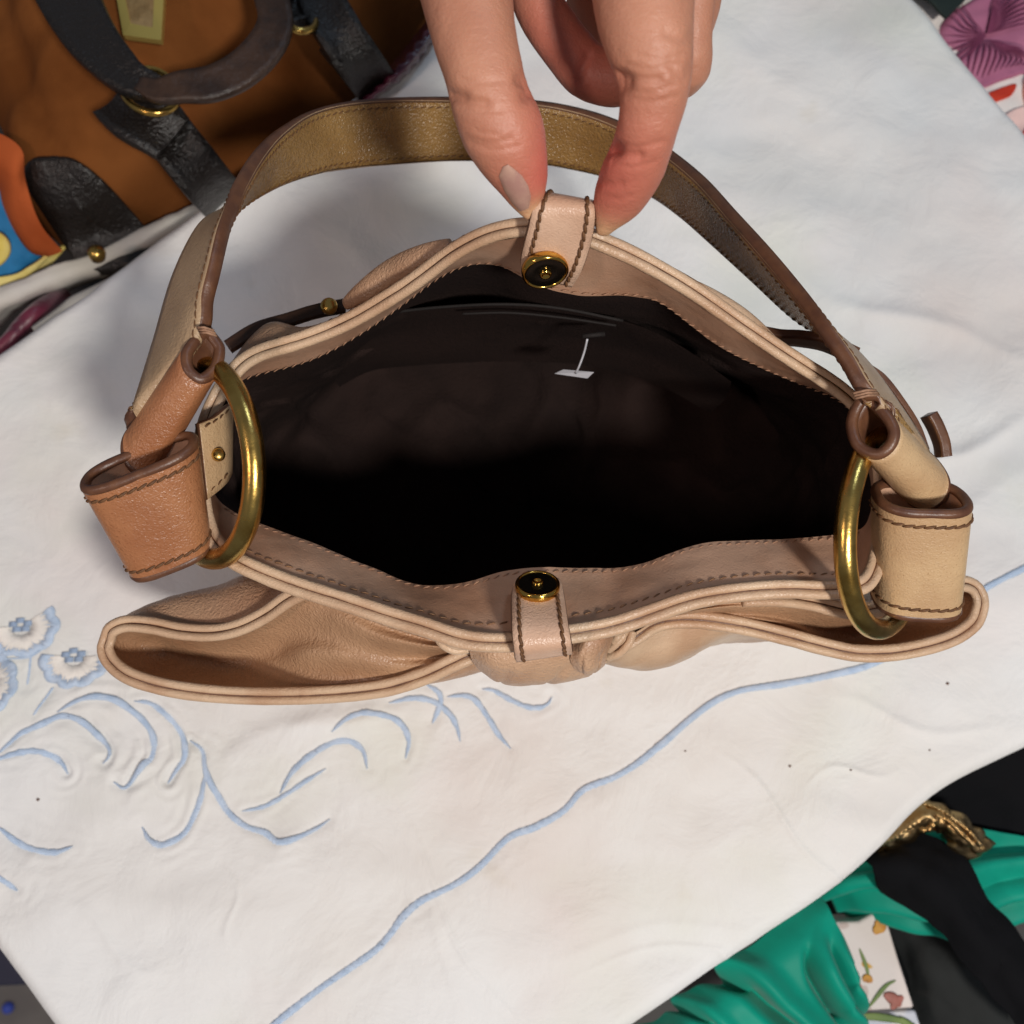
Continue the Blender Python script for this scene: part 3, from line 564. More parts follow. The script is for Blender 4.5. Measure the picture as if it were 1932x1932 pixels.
# ---- strap, its folded ends and the ring loops
AE = [(346, 672), (386, 618), (392, 560), (404, 510), (420, 440), (437, 390), (455, 345), (490, 288), (535, 243), (600, 207), (700, 189), (850, 186), (1000, 192), (1100, 210), (1180, 240), (1250, 281), (1320, 337), (1383, 407), (1450, 482), (1516, 563), (1555, 618), (1596, 676), (1633, 738), (1688, 786)]
AZ = [.173, .176, .178, .179, .177, .172, .166, .155, .143, .130, .121, .115, .113, .114, .118, .126, .138, .150, .161, .170, .175, .177, .177, .172]
BE = [(240, 806), (262, 762), (298, 650), (335, 525), (382, 432), (428, 400), (468, 372), (528, 345), (590, 328), (650, 318), (730, 309), (860, 300), (1000, 304), (1092, 318), (1165, 336), (1232, 366), (1285, 402), (1345, 452), (1422, 520), (1503, 592), (1570, 634), (1640, 702), (1732, 836), (1752, 884)]
WD = .0270
def far_point(A, x, y, w):
    d = unit(ray(x, y)); q = A - ORI; k = q @ d; h = w * w - (q @ q - k * k)
    return ORI + d * (k + math.sqrt(max(h, (.35 * w) ** 2)))
sa = PL([(x, y, z) for (x, y), z in zip(AE, AZ)]); sbp = np.array([far_point(a, x, y, WD - .0052 * float(smooth01(y0, 420, 230))) for a, (x, y), (x0, y0) in zip(sa, BE, AE)])
def dense(p, n):                                            # keep the pairing of the two edges
    q = np.vstack([2 * p[0] - p[1], p, 2 * p[-1] - p[-2]]); out = []
    for i in range(len(p) - 1):
        p0, p1, p2, p3 = q[i:i + 4]; t = np.linspace(0, 1, n, endpoint=False)[:, None]
        out.append(.5 * (2 * p1 + (p2 - p0) * t + (2 * p0 - 5 * p1 + 4 * p2 - p3) * t**2 + (3 * p1 - p0 - 3 * p2 + p3) * t**3))
    return np.vstack(out + [p[-1:]])
sA, sB = dense(sa, 10), dense(sbp, 10)
M['strap_out'] = material('strap_leather', lin(176, 148, 116), 0.42, col2=lin(160, 132, 102), cscale=60, grain=(1300, .35), fine=(420, .25), rvar=.1)
strap, sn = ribbon('shoulder_strap', sA, sB, .0036, [M['strap_out'], M['edge']], bag, k=11)
cin = np.array([0, .1, .15]); sgn = np.sign(((cin - (sA + sB) / 2) * sn).sum(1)).mean(); inn = sn * (1 if sgn > 0 else -1)
sw = sB - sA
lin_, _ = ribbon('strap_lining', sA + sw * .03 + inn * .0019, sB - sw * .03 + inn * .0019, .0006, [M['strap_in'], M['edge']], strap, k=11)
b2 = Bag()
for x in (.10, .90): stitch_into(b2, sA + sw * x + inn * .0023, inn, ln=.0018, gap=.0009, r=.00024, lift=.0001)
b2.out('stitching', M['thread'], strap, kind='stuff'); b2 = Bag()
for x in (.09,): stitch_into(b2, sA + sw * x - inn * .0019, -inn, ln=.0022, gap=.0004, r=.00022, slant=.0002, lift=.00005)
b2.out('stitching', M['thread'], strap, kind='stuff')
def fold_loop(near, vec_near_far, mat, th=.0028, bell=1.12):
    """leather turned round the ring: a teardrop section drawn out along the strap's width"""
    n = spline(near, 60, closed=True); c = n.mean(0); fr = c + vec_near_far
    K = 12; V = []
    ax = unit(vec_near_far)
    for k in range(K):
        t = k / (K - 1); V.append(c + vec_near_far * t + (n - c) * (1 + (bell - 1) * t))
    V = np.stack(V, 0); nn = n - c; 
    tt = tang(n, True); ow = unit(np.cross(tt, ax)); 
    if (ow * nn).sum() < 0: ow = -ow
    O = V; I = V - ow[None] * th
    m = len(n); v = np.concatenate([O.reshape(-1, 3), I.reshape(-1, 3)]); f = grid_faces(K, m, cv=True); nO = K * m
    f2 = [(a + nO, d + nO, c2 + nO, b + nO) for a, b, c2, d in f]; idx = [0] * len(f) + [1] * len(f2)
    for e, base in ((0, 0), ((K - 1) * m, (K - 1) * m)):
        for j in range(m): f2.append((base + j, base + (j + 1) % m, nO + base + (j + 1) % m, nO + base + j)); idx.append(1)
    # a rounded painted rim
    o = mesh('strap_fold', v, f + f2, [mat, M['edge']], strap, idx=idx)
    rim = (O[0] + I[0]) / 2; tube('fold_edge', rim, th * .56, M['edge'], o, n=10, closed=True)
    rim = (O[-1] + I[-1]) / 2; tube('fold_edge', rim, th * .56, M['edge'], o, n=10, closed=True)
    return o
def section(px, c, vec, k):                                 # trace the cut end on a plane part way between square-cut and facing us
    nn = unit(unit(vec) + k * unit(c - ORI)); return np.array([ORI + ray(x, y) * (((c - ORI) @ nn) / (ray(x, y) @ nn)) for x, y in px])
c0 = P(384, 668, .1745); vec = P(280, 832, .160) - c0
fold_loop(section([(386, 616), (362, 636), (343, 664), (350, 700), (383, 722), (414, 702), (422, 664), (405, 636)], c0, vec, .9), vec, M['warm_lit'], bell=1.22)
c0 = P(1648, 808, .1725); vec = P(1742, 904, .153) - c0
fold_loop(section([(1632, 744), (1608, 768), (1598, 806), (1612, 848), (1652, 866), (1686, 846), (1696, 808), (1670, 766)], c0, vec, .9), vec, M['cream'], bell=1.06)
b2 = Bag()
for a, b in (((1610, 742, .1785), (1652, 736, .1775)), ((372, 618, .1795), (404, 624, .179))):
    for k in range(3): p, q = P(*a), P(*b); d = np.array([.0003 * k, -.0006 * k, -.0003 * k]); b2.tube(np.array([p + d, (p + q) / 2 + d + [0, 0, .0012], q + d]), .00035, 6)
b2.out('strap_binding', M['thread_pale'], strap, kind='stuff')
def ring_loop(ctop, ltop, cbot, lbot, mat, short, th=.0024):
    """flattened tube of leather through the ring; ltop/lbot = end of its long half axis"""
    K, m = 14, 72; V = []
    for k in range(K):
        t = k / (K - 1); C0 = P(*ctop) * (1 - t) + P(*cbot) * t; Lx = (P(*ltop) - P(*ctop)) * (1 - t) + (P(*lbot) - P(*cbot)) * t
        ax = unit(P(*cbot) - P(*ctop)); Lx = Lx - ax * (Lx @ ax) * .0; sh = unit(np.cross(Lx, ax)); sh = sh * np.sign(sh[2]) * short
        a = np.linspace(0, 2 * math.pi, m, endpoint=False); e = .62
        cx, sx = np.sign(np.cos(a)) * np.abs(np.cos(a)) ** e, np.sign(np.sin(a)) * np.abs(np.sin(a)) ** (e + .2)
        V.append(C0 + cx[:, None] * Lx + sx[:, None] * sh)
    V = np.stack(V); cm = V.mean(1, keepdims=True); ow = unit(V - cm); I = V - ow * th
    nO = K * m; v = np.concatenate([V.reshape(-1, 3), I.reshape(-1, 3)]); f = grid_faces(K, m, cv=True); f2 = [(a + nO, d + nO, c + nO, b + nO) for a, b, c, d in f]; idx = [0] * len(f) + [1] * len(f2)
    o = mesh('ring_loop', v, f + f2, [mat, M['facing']], bag, idx=idx)
    for e in (0, -1): tube('loop_edge', (V[e] + I[e]) / 2, th * .58, M['edge'], o, n=10, closed=True)
    b3 = Bag()
    for k in (1.3, K - 2.3):
        k0 = int(k); q = V[k0] * (1 - (k - k0)) + V[k0 + 1] * (k - k0); q = np.vstack([q, q[:1]]); w = np.vstack([ow[k0], ow[k0][:1]])
        stitch_into(b3, resample(q, 200), resample(w, 200), ln=.0031, gap=-.0004, r=.00044, slant=.00042, lift=.0002)
    b3.out('stitching', M['thread'], o, kind='stuff'); return o
ring_loop((264, 873, .1695), (153, 917, .1695), (322, 1048, .149), (245, 1078, .149), M['warm_lit'], .0082)
ring_loop((1738, 940, .160), (1648, 938, .160), (1727, 1132, .137), (1646, 1128, .137), M['cream'], .0095)
# side tab with rivet at the left end
tb, n_ = ribbon('side_tab', spline(PL([(372, 800, .163), (400, 788, .160), (424, 768, .156), (436, 760, .154)]), 30), spline(PL([(388, 942, .155), (405, 928, .153), (424, 910, .150), (434, 893, .149)]), 30), .002, [M['cream'], M['edge']], bag)
if n_[:, 2].mean() < 0: n_ = -n_
b2 = Bag(); stitch_into(b2, spline(PL([(385, 806, .1635), (410, 792, .160), (434, 772, .1555)]), 20), [0, 0, 1.], ln=.0018, gap=.0006, r=.00026); stitch_into(b2, spline(PL([(396, 926, .1555), (415, 910, .1535), (432, 892, .1515)]), 20), [0, 0, 1.], ln=.0018, gap=.0006, r=.00026); b2.out('stitching', M['thread'], tb, kind='stuff')
r_ = stud(P(412, 858, .1575), .0019, (.3, 0, .9), 'rivet', M['brass']); r_.parent = tb

# ---- inside: pocket with piped mouth on the back lining
pk = loft('inner_pocket', [[(590, 640, .128), (660, 612, .132), (740, 590, .135), (850, 578, .138), (960, 574, .140), (1060, 582, .139), (1175, 605, .134), (1280, 650, .126), (1380, 720, .115)],
                           [(600, 680, .10), (680, 650, .10), (760, 630, .10), (850, 622, .10), (960, 620, .10), (1060, 625, .10), (1170, 645, .10), (1270, 690, .095), (1370, 750, .09)],
                           [(640, 730, .06), (700, 700, .06), (780, 690, .06), (860, 685, .06), (960, 682, .06), (1060, 685, .06), (1160, 700, .06), (1250, 730, .06), (1340, 780, .06)]], M['lining'], bag, 50, 24)
for pts, r in (([(590, 640, .129), (660, 612, .133), (740, 590, .136), (850, 578, .139), (960, 574, .141), (1060, 582, .140), (1175, 605, .135)], .0005), ([(872, 592, .137), (960, 590, .139), (1060, 599, .138), (1162, 614, .134)], .0004)):
    tube('pocket_piping', spline(PL(pts), 50), r, M['trim'], pk, n=8)

# ------------------------------------------------------------------ plastic tag fastener hanging in the bag
tg = thing('tag_fastener', 'small clear plastic tag fastener hanging inside the open tan handbag', 'tag fastener')
a, b, c, d = P(1046, 705, .112), P(1108, 714, .112), P(1121, 702, .116), P(1063, 697, .116)
v = np.array([a, b, c, d]); nz = np.array([0, -.0006, .0016]); mesh('paddle', np.vstack([v, v - nz]), [(0, 1, 2, 3), (7, 6, 5, 4), (0, 4, 5, 1), (1, 5, 6, 2), (2, 6, 7, 3), (3, 7, 4, 0)], M['white_plastic'], tg, smooth=False)
tube('stem', spline(np.array([P(1086, 704, .1145), P(1093, 690, .119), P(1102, 665, .124), P(1108, 640, .130)]), 16), .00035, M['white_plastic'], tg, n=6)
tube('cross_bar', np.array([P(1099, 634, .131), P(1120, 632, .131), P(1141, 630, .131)]), .0008, M['trim'], tg, n=8)

# ------------------------------------------------------------------ hand pinching the rear snap tab
def chain(pts, n=44, ring_n=26):
    """finger as a swept tube: points (px, py, z, half width in photo px)"""
    c = np.array([[*P(x, y, z), m_of(r, P(x, y, z))] for x, y, z, r in pts])
    q = spline(c, n); return q[:, :3], q[:, 3], ring_n
CH = {
 'thumb': [(800, -330, .215, 150), (838, -180, .222, 118), (872, -50, .226, 92), (893, 60, .225, 82), (913, 140, .223, 75), (928, 195, .220, 77), (950, 250, .216, 80), (972, 305, .211, 66), (986, 345, .207, 50), (994, 380, .2035, 34), (999, 398, .202, 20)],
 'index': [(1235, -330, .222, 135), (1226, -180, .234, 118), (1214, -40, .238, 102), (1220, 50, .237, 90), (1234, 130, .234, 76), (1234, 180, .230, 66), (1224, 230, .226, 60), (1211, 280, .220, 59), (1192, 325, .213, 60), (1170, 370, .206, 52), (1150, 405, .2015, 38), (1140, 428, .199, 22)],
 'middle': [(1300, -330, .214, 110), (1300, -120, .216, 80), (1290, 20, .214, 66), (1250, 110, .210, 58), (1180, 146, .207, 53), (1118, 140, .206, 52), (1075, 98, .208, 50), (1036, 45, .211, 49), (1005, -5, .213, 44), (985, -40, .214, 30)],
 'ring': [(1330, -330, .216, 95), (1318, -150, .226, 66), (1300, -20, .222, 52), (1290, 80, .216, 54), (1290, 128, .212, 53), (1262, 150, .205, 44), (1200, 140, .198, 40), (1130, 70, .194, 40), (1100, 10, .194, 36)],
 'palm': [(1060, -900, .20, 200), (1070, -650, .215, 190), (1080, -450, .225, 250), (1090, -320, .222, 230), (1100, -230, .21, 140)],
}
def make_hand():
    bg_ = Bag()
    for k, pts in CH.items():
        c, r, n = chain(pts)
        t = np.linspace(0, 1, len(c))
        # knuckle swell and pads
        bg_.tube(c, r, n, flat=.92 if k != 'palm' else .62)
        # round tip
        e = c[-1]; d = unit(c[-1] - c[-3]); 
        bg_.tube(np.array([e - d * r[-1] * .2, e + d * r[-1] * .5, e + d * r[-1] * .85, e + d * r[-1] * 1.0]), r[-1] * np.array([.99, .86, .5, .05]), n)
    raw = bg_.out('hand_raw', M['tan'])
    rm = raw.modifiers.new('r', 'REMESH'); rm.mode = 'VOXEL'; rm.voxel_size = .0011
    sm = raw.modifiers.new('s', 'SMOOTH'); sm.factor = .5; sm.iterations = 9
    ss = raw.modifiers.new('u', 'SUBSURF'); ss.levels = 1; ss.render_levels = 1
    dg = bpy.context.evaluated_depsgraph_get(); me = bpy.data.meshes.new_from_object(raw.evaluated_get(dg), depsgraph=dg)
    bpy.data.objects.remove(raw)
    n = len(me.vertices); v = np.empty(n * 3, np.float32); me.vertices.foreach_get('co', v); v = v.reshape(-1, 3).astype(float)
    nr = np.empty(n * 3, np.float32); me.vertices.foreach_get('normal', nr); nr = nr.reshape(-1, 3).astype(float)
    # creases: short polylines on the near side, pressed in
    cre = [([(858, 186), (885, 192), (915, 196)], .224, .0007, .0011), ([(985, 150), (1003, 165), (995, 178)], .224, .0012, .0016), ([(880, 262), (925, 272), (965, 262)], .220, .00035, .0009),
           ([(850, 178), (872, 182)], .224, .0009, .0014), ([(1170, 140), (1195, 150), (1240, 150)], .234, .0007, .0012), ([(1160, 150), (1178, 158)], .232, .0016, .0018),
           ([(1148, 278), (1175, 292), (1205, 296)], .222, .0008, .0012), ([(1146, 275), (1160, 286)], .220, .0014, .0016), ([(1170, 165), (1220, 176), (1270, 160)], .232, .0003, .0009),
           ([(1125, 340), (1150, 350), (1170, 348)], .212, .0004, .001), ([(1090, 152), (1098, 128), (1110, 104)], .210, .0009, .0012), ([(1255, 60), (1290, 75), (1308, 60)], .236, .00035, .0009), ([(1265, 120), (1290, 150), (1300, 128)], .232, .0004, .001)]
    cre += [([(872, 150), (905, 156), (950, 152)], .224, .00022, .0006), ([(868, 205), (900, 212), (945, 208)], .222, .00025, .0006), ([(888, 272), (930, 283), (975, 276)], .219, .0003, .0007), ([(900, 248), (940, 254)], .220, .0002, .0006),
            ([(1185, 186), (1230, 192), (1275, 180)], .231, .00025, .0006), ([(1180, 120), (1225, 130), (1285, 118)], .235, .0003, .0007), ([(1200, 104), (1245, 112), (1296, 98)], .236, .00025, .0006), ([(1160, 268), (1200, 278), (1250, 268)], .223, .0003, .0007), ([(1155, 308), (1195, 316), (1235, 306)], .217, .00025, .0006), ([(1140, 370), (1165, 376), (1190, 370)], .208, .0002, .0006)]
    for pts, z, dp, w in cre:
        c = spline(PL([(x, y, z) for x, y in pts]), 24)
        # compare across the view so that the crease lands on the skin facing it
        near = np.flatnonzero(((v - c.mean(0)) ** 2).sum(1) < .0006)
        a = v[near]; d = a[:, None] - c[None]
        vd = unit(c - ORI)[None]; d = d - (d * vd).sum(-1, keepdims=True) * vd
        dist = np.sqrt((d ** 2).sum(-1)).min(1)
        face = np.clip((nr[near] * -unit(a - ORI)).sum(1) * 3 + .3, 0, 1)
        v[near] -= nr[near] * (dp * np.exp(-(dist / w) ** 2) * face)[:, None]
    v += nr * (.00004 * vnoise(v / .006, 91) + .00014 * vnoise(v / .016, 92))[:, None]
    # thumb and finger pads flattened where they press on the tab
    me.vertices.foreach_set('co', v.astype(np.float32).ravel()); me.update()
    # blood under the skin: redder towards fingertips and at the curled finger, paler at the pressed tips
    tips = [(P(1010, 330, .208), .010, .8), (P(1150, 330, .210), .013, .8), (P(1040, 60, .212), .013, .55), (P(1200, 250, .222), .012, .5), (P(990, 230, .216), .010, .55), (P(1110, 150, .206), .010, .4), (P(1180, 90, .225), .012, .4)]
    red = np.zeros(n)
    for p, s, a in tips: red += a * np.exp(-((v - p) ** 2).sum(1) / (s * s))
    pale = np.exp(-((v - P(1000, 392, .203)) ** 2).sum(1) / .0042 ** 2) + np.exp(-((v - P(1140, 425, .199)) ** 2).sum(1) / .0052 ** 2)
    at = me.attributes.new('flush', 'FLOAT_COLOR', 'POINT')
    at.data.foreach_set('color', np.stack([np.clip(red, 0, 1), np.clip(pale, 0, 1), red * 0, red * 0 + 1], 1).astype(np.float32).ravel())
    me.polygons.foreach_set('use_smooth', np.ones(len(me.polygons), bool))
    me.materials.clear(); me.materials.append(M['skin'])
    o = bpy.data.objects.new('person', me); COL.objects.link(o); return o
def skin_material():
    m = material('skin', lin(214, 160, 128), 0.46, sss=.10, fine=(900, .4, .0004), grain=(1900, .16), rvar=.08)
    nt = m.node_tree; N, L = nt.nodes, nt.links; b = N["Principled BSDF"]
    a = N.new('ShaderNodeAttribute'); a.attribute_name = 'flush'; sp = N.new('ShaderNodeSeparateColor'); L.new(a.outputs['Color'], sp.inputs[0])
    tc = N.new('ShaderNodeTexCoord'); nz = N.new('ShaderNodeTexNoise'); nz.inputs['Scale'].default_value = 90; nz.inputs['Detail'].default_value = 6; L.new(tc.outputs['Object'], nz.inputs['Vector'])
    m0 = N.new('ShaderNodeMix'); m0.data_type = 'RGBA'; m0.inputs['A'].default_value = (*lin(198, 142, 114), 1); m0.inputs['B'].default_value = (*lin(172, 114, 90), 1); L.new(nz.outputs['Fac'], m0.inputs['Factor'])
    m1 = N.new('ShaderNodeMix'); m1.data_type = 'RGBA'; m1.inputs['B'].default_value = (*lin(198, 100, 86), 1); L.new(m0.outputs['Result'], m1.inputs['A']); L.new(sp.outputs[0], m1.inputs['Factor'])
    m2 = N.new('ShaderNodeMix'); m2.data_type = 'RGBA'; m2.inputs['B'].default_value = (*lin(216, 172, 128), 1); L.new(m1.outputs['Result'], m2.inputs['A']); L.new(sp.outputs[1], m2.inputs['Factor'])
    L.new(m2.outputs['Result'], b.inputs['Base Color'])
    mp = N.new('ShaderNodeMapping'); mp.inputs['Scale'].default_value = (.28, 1.0, .55); L.new(tc.outputs['Object'], mp.inputs[0])      # fine creases across the fingers
    n2 = N.new('ShaderNodeTexVoronoi'); n2.feature = 'DISTANCE_TO_EDGE'; n2.inputs['Scale'].default_value = 620; L.new(mp.outputs[0], n2.inputs['Vector'])
    r2 = N.new('ShaderNodeMapRange'); r2.inputs[1].default_value = 0; r2.inputs[2].default_value = .18; L.new(n2.outputs['Distance'], r2.inputs[0])
    bu = N.new('ShaderNodeBump'); bu.inputs['Strength'].default_value = .11; bu.inputs['Distance'].default_value = .0003; L.new(r2.outputs[0], bu.inputs['Height'])
    first = b.inputs['Normal'].links[0].from_node
    while first.inputs['Normal'].is_linked: first = first.inputs['Normal'].links[0].from_node
    L.new(bu.outputs[0], first.inputs['Normal']); return m
M['skin'] = skin_material()
M['nail'] = material('nail', lin(172, 130, 118), 0.26, col2=lin(186, 148, 130), cscale=200, coat=.3, fine=(600, .08))
hand = tag(make_hand(), 'hand reaching in from the top, pinching the rear snap tab of the tan handbag', 'person')
def hand_hits(px):
    me = hand.data; t = BVHTree.FromPolygons([v.co[:] for v in me.vertices], [p.vertices[:] for p in me.polygons]); out = []
    for x, y in px:
        h = t.ray_cast(Vector(ORI), Vector(ray(x, y)).normalized()); out.append((np.array(h[0]), np.array(h[1])) if h[0] else None)
    return out
def nail():
    """thumbnail seen at a slant: laid on the skin along its outer side"""
    ed = np.array([(950, 312), (942, 332), (953, 360), (967, 382), (981, 397)], float); inn2 = np.array([(958, 309), (984, 330), (996, 350), (1001, 370), (998, 390)], float)
    nu, nv = 17, 11; ts = np.linspace(0, 4, nu); E_ = np.stack([np.interp(ts, range(5), ed[:, k]) for k in range(2)], 1); I_ = np.stack([np.interp(ts, range(5), inn2[:, k]) for k in range(2)], 1)
    px = []
    for a in range(nu):
        for b in range(nv):
            t = b / (nv - 1); p = E_[a] * (1 - t) + I_[a] * t
            r = (np.array([a / (nu - 1) - .5, t - .5]) * 2)
            px.append(p)
    hit = hand_hits(px); last = next(h for h in hit if h is not None); V = []
    for h in hit:
        if h is None: h = last
        last = h; V.append(h[0] + h[1] * .0005)
    V = np.array(V).reshape(nu, nv, 3)
    for _ in range(2): V[1:-1, 1:-1] = (V[:-2, 1:-1] + V[2:, 1:-1] + V[1:-1, :-2] + V[1:-1, 2:]) / 4
    k = np.sin(np.linspace(0, math.pi, nv))[None] ** .5 * np.sin(np.linspace(.15, math.pi - .1, nu))[:, None] ** .4
    nrm = unit(np.cross(np.gradient(V, axis=0), np.gradient(V, axis=1))); nrm = nrm * np.sign((nrm * (ORI - V)).sum(-1, keepdims=True))
    V = V + nrm * (.0007 * k - .0007)[..., None] + nrm * .0004
    o = np_grid('thumbnail', V, M['nail'], hand); return o
nail()

# ------------------------------------------------------------------ neighbouring stalls: low counters that carry the other goods
M['counter'] = material('grey_board', lin(70, 68, 66), 0.7, fine=(90, .3))
def slab(name, poly, z0, z1, mat, kind='structure'):
    n = len(poly); v = [(*P(x, y, 0)[:2], z1) for x, y in poly] + [(*P(x, y, 0)[:2], z0) for x, y in poly]
    f = [tuple(range(n)), tuple(range(n, 2 * n))[::-1]] + [(i, n + i, n + (i + 1) % n, (i + 1) % n) for i in range(n)]
    o = mesh(name, v, f, mat, smooth=False); o['kind'] = kind; return o
slab('counter_back', [(-900, 1140), (1330, -480), (900, -1500), (-1900, 300)], -.16, -.125, M['counter'])
slab('counter_right', [(1500, -500), (2800, 860), (3900, 200), (2300, -1500)], -.16, -.125, M['counter'])
slab('counter_front', [(2700, 1010), (900, 2270), (1500, 3300), (3700, 2000)], -.23, -.20, M['counter'])

def puffy(name, outline, zc, ze, center, mat, parent=None, n=120, rings_=22, power=2.6, relief=None, under=.02):
    """cushion-like body: outline (px,py) at height ze, top at zc"""
    o = spline(PL([(x, y, ze) for x, y in outline]), n, closed=True); c = P(*center, ze); V = []
    V.append(np.c_[(o - (o - c) * .03)[:, :2], np.full(n, ze - under)])
    for k in range(rings_):
        t = k / (rings_ - 1); q = c + (o - c) * (1 - t * .995); h = (1 - (1 - t) ** power) ** (1 / power)
        q = q.copy(); q[:, 2] = ze + (zc - ze) * h
        if relief is not None: q[:, 2] += relief(q) * min(1, t * 4)
        V.append(q)
    V = np.stack(V, 1); return mesh(name, V.reshape(-1, 3), grid_faces(n, rings_ + 1, cu=True), mat, parent)

# ------------------------------------------------------------------ brown suede bag at the top left
M['suede'] = material('brown_suede', lin(124, 74, 36), 0.95, col2=lin(102, 58, 26), cscale=22, fine=(260, .5), sheen=0, spec=.08)
M['suede_or'] = material('orange_suede', lin(182, 92, 50), 0.9, col2=lin(160, 76, 38), cscale=22, fine=(260, .5), sheen=0, spec=.08)
M['black'] = material('black_leather', lin(27, 22, 19), 0.34, grain=(700, .6), fine=(140, .8, .0018), rvar=.12)
M['greybrown'] = material('grey_brown_leather', lin(62, 43, 31), 0.38, col2=lin(44, 30, 22), cscale=90, fine=(120, .7, .002))
M['plate'] = material('brushed_gold', lin(222, 198, 112), 0.38, 0.75, fine=(60, .15))
sb_ = thing('suede_bag', 'brown suede bag with black leather straps, lying behind the tan handbag at top left', 'bag')
ZB = -.015
puffy('front_panel', [(45, 330), (55, 400), (120, 462), (200, 462), (300, 420), (372, 388), (470, 338), (600, 262), (690, 185), (760, 90), (830, -10), (900, -160), (700, -420), (300, -420), (60, -300), (0, -60), (5, 160), (10, 250)], .028, ZB - .025, (380, 40), M['suede'], sb_, 160, 26, 2.4,
      lambda q: .005 * vnoise(q / .11, 101) + .002 * vnoise(q / .05, 102) - .006 * np.exp(-((((q[:, :2] - P(60, 150, 0)[:2]) @ np.array([.93, .36])) / .006) ** 2)), under=.06)
loft('side_gusset', [[(-60, 240, .010), (0, 252, .012), (42, 284, .010), (48, 340, .0), (75, 420, -.012), (118, 474, -.03)], [(-60, 290, .004), (-6, 310, .006), (24, 330, .006), (40, 380, -.006), (66, 440, -.018), (104, 480, -.032)], [(-60, 340, -.02), (-10, 350, -.02), (8, 390, -.022), (28, 440, -.03), (58, 474, -.036), (90, 484, -.04)], [(-60, 340, -.09), (-10, 350, -.09), (8, 390, -.09), (28, 440, -.09), (58, 474, -.09), (90, 484, -.09)]], M['suede_or'], sb_, 40, 24, relief=lambda u, v, p: .0005 * np.sin(u * 14 + v * 5) * np.sin(math.pi * v))
fp = bpy.data.objects['front_panel'].data; fpt = BVHTree.FromPolygons([v.co[:] for v in fp.vertices], [p.vertices[:] for p in fp.polygons])
def on_panel(q, lift):
    q = np.array(q); 
    for k in range(len(q)):
        h = fpt.ray_cast(Vector((q[k, 0], q[k, 1], 1)), Vector((0, 0, -1))); q[k, 2] = (h[0][2] if h[0] else -.038) + lift
    return q
def conform(name, outline, mat, th):
    o = spline(PL([(x, y, -.01) for x, y in outline]), 70, closed=True); c = o.mean(0); V = []
    for k in range(12): V.append(on_panel(c + (o - c) * (1 - k / 11.02), th * min(1, .35 + k)))
    V.insert(0, V[0] - [0, 0, .004]); V = np.stack(V, 1)
    raw = V[..., 2].copy(); z = raw.copy()
    for _ in range(30): z = z * .4 + .2 * (np.roll(z, 1, 0) + np.roll(z, -1, 0)) + .1 * (z[:, np.r_[0, 0:12]] + z[:, np.r_[1:13, 12]])
    V[:, 1:, 2] = np.maximum(z[:, 1:] + .003, raw[:, 1:] + .0012)
    return mesh(name, V.reshape(-1, 3), grid_faces(70, 13, cu=True), mat, sb_)
conform('corner_patch', [(55, 345), (90, 330), (140, 328), (190, 345), (235, 378), (260, 418), (258, 438), (215, 456), (170, 464), (120, 462), (92, 438), (68, 392)], M['black'], .0022)
def sb_band(name, pts, w, th, mat, k=7, n=50, bulge=.45):
    c = spline(PL(pts), n); sd = unit(np.cross(unit(tang(spline(PL([(x, y, 0) for x, y, z in pts]), n))), [0, 0, 1.0])); w_ = np.interp(np.linspace(0, 1, n), np.linspace(0, 1, len(w)), w) if hasattr(w, '__len__') else w
    w_ = np.broadcast_to(w_, (n,))[:, None]; return ribbon(name, c - sd * w_ / 2, c + sd * w_ / 2, th, [mat, mat], sb_, k=k, bulge=th * bulge)[0]
sb_band('handle', [(95, -90, .050), (122, -20, .054), (165, 60, .058), (205, 110, .060), (250, 150, .061), (300, 172, .060)], [.028, .026, .024, .021, .017, .010], .006, M['black'], bulge=.2)
sb_band('handle_underside', [(262, 160, .0625), (300, 172, .064), (345, 164, .064), (400, 158, .063), (455, 132, .061), (500, 88, .059), (520, 40, .058), (506, -20, .056), (480, -80, .05)], [.006, .012, .015, .016, .016, .015, .014, .014, .014], .0035, M['greybrown'], bulge=.1)
sb_band('buckle_strap', [(212, 190, .044), (245, 212, .047), (285, 235, .047), (325, 262, .043)], [.020, .023, .0235, .022], .007, M['black'])
sb_band('strap_band', [(300, 228, .040), (325, 262, .038), (360, 305, .034), (392, 345, .024), (420, 378, .004), (430, 388, -.02)], .0215, .006, M['black'])
sb_band('buckle_strap', [(588, -60, .044), (610, 10, .046), (640, 62, .045), (662, 98, .040)], [.019, .020, .020, .019], .007, M['black'])
sb_band('strap_band', [(640, 70, .036), (668, 105, .031), (692, 138, .020), (712, 165, .0), (720, 176, -.02)], .021, .006, M['black'])
sb_band('strap_band', [(505, -60, .05), (520, 0, .052), (540, 18, .05), (575, 10, .046)], .016, .006, M['black'])
def hoop(c, rx, ry, z, r, rot=0):
    t = np.linspace(0, 2 * math.pi, 60, endpoint=False); a = math.radians(rot)
    x, y = rx * np.cos(t), ry * np.sin(t); q = np.array([P(c[0] + X * math.cos(a) - Y * math.sin(a), c[1] + X * math.sin(a) + Y * math.cos(a), z + .006 * math.sin(tt)) for X, Y, tt in zip(x, y, t)])
    return tube('buckle_ring', q, r, M['brass'], sb_, n=12, closed=True)
hoop((284, 172, 0), 54, 40, .050, .0016, 18); hoop((562, 32, 0), 36, 24, .048, .0016, 25)
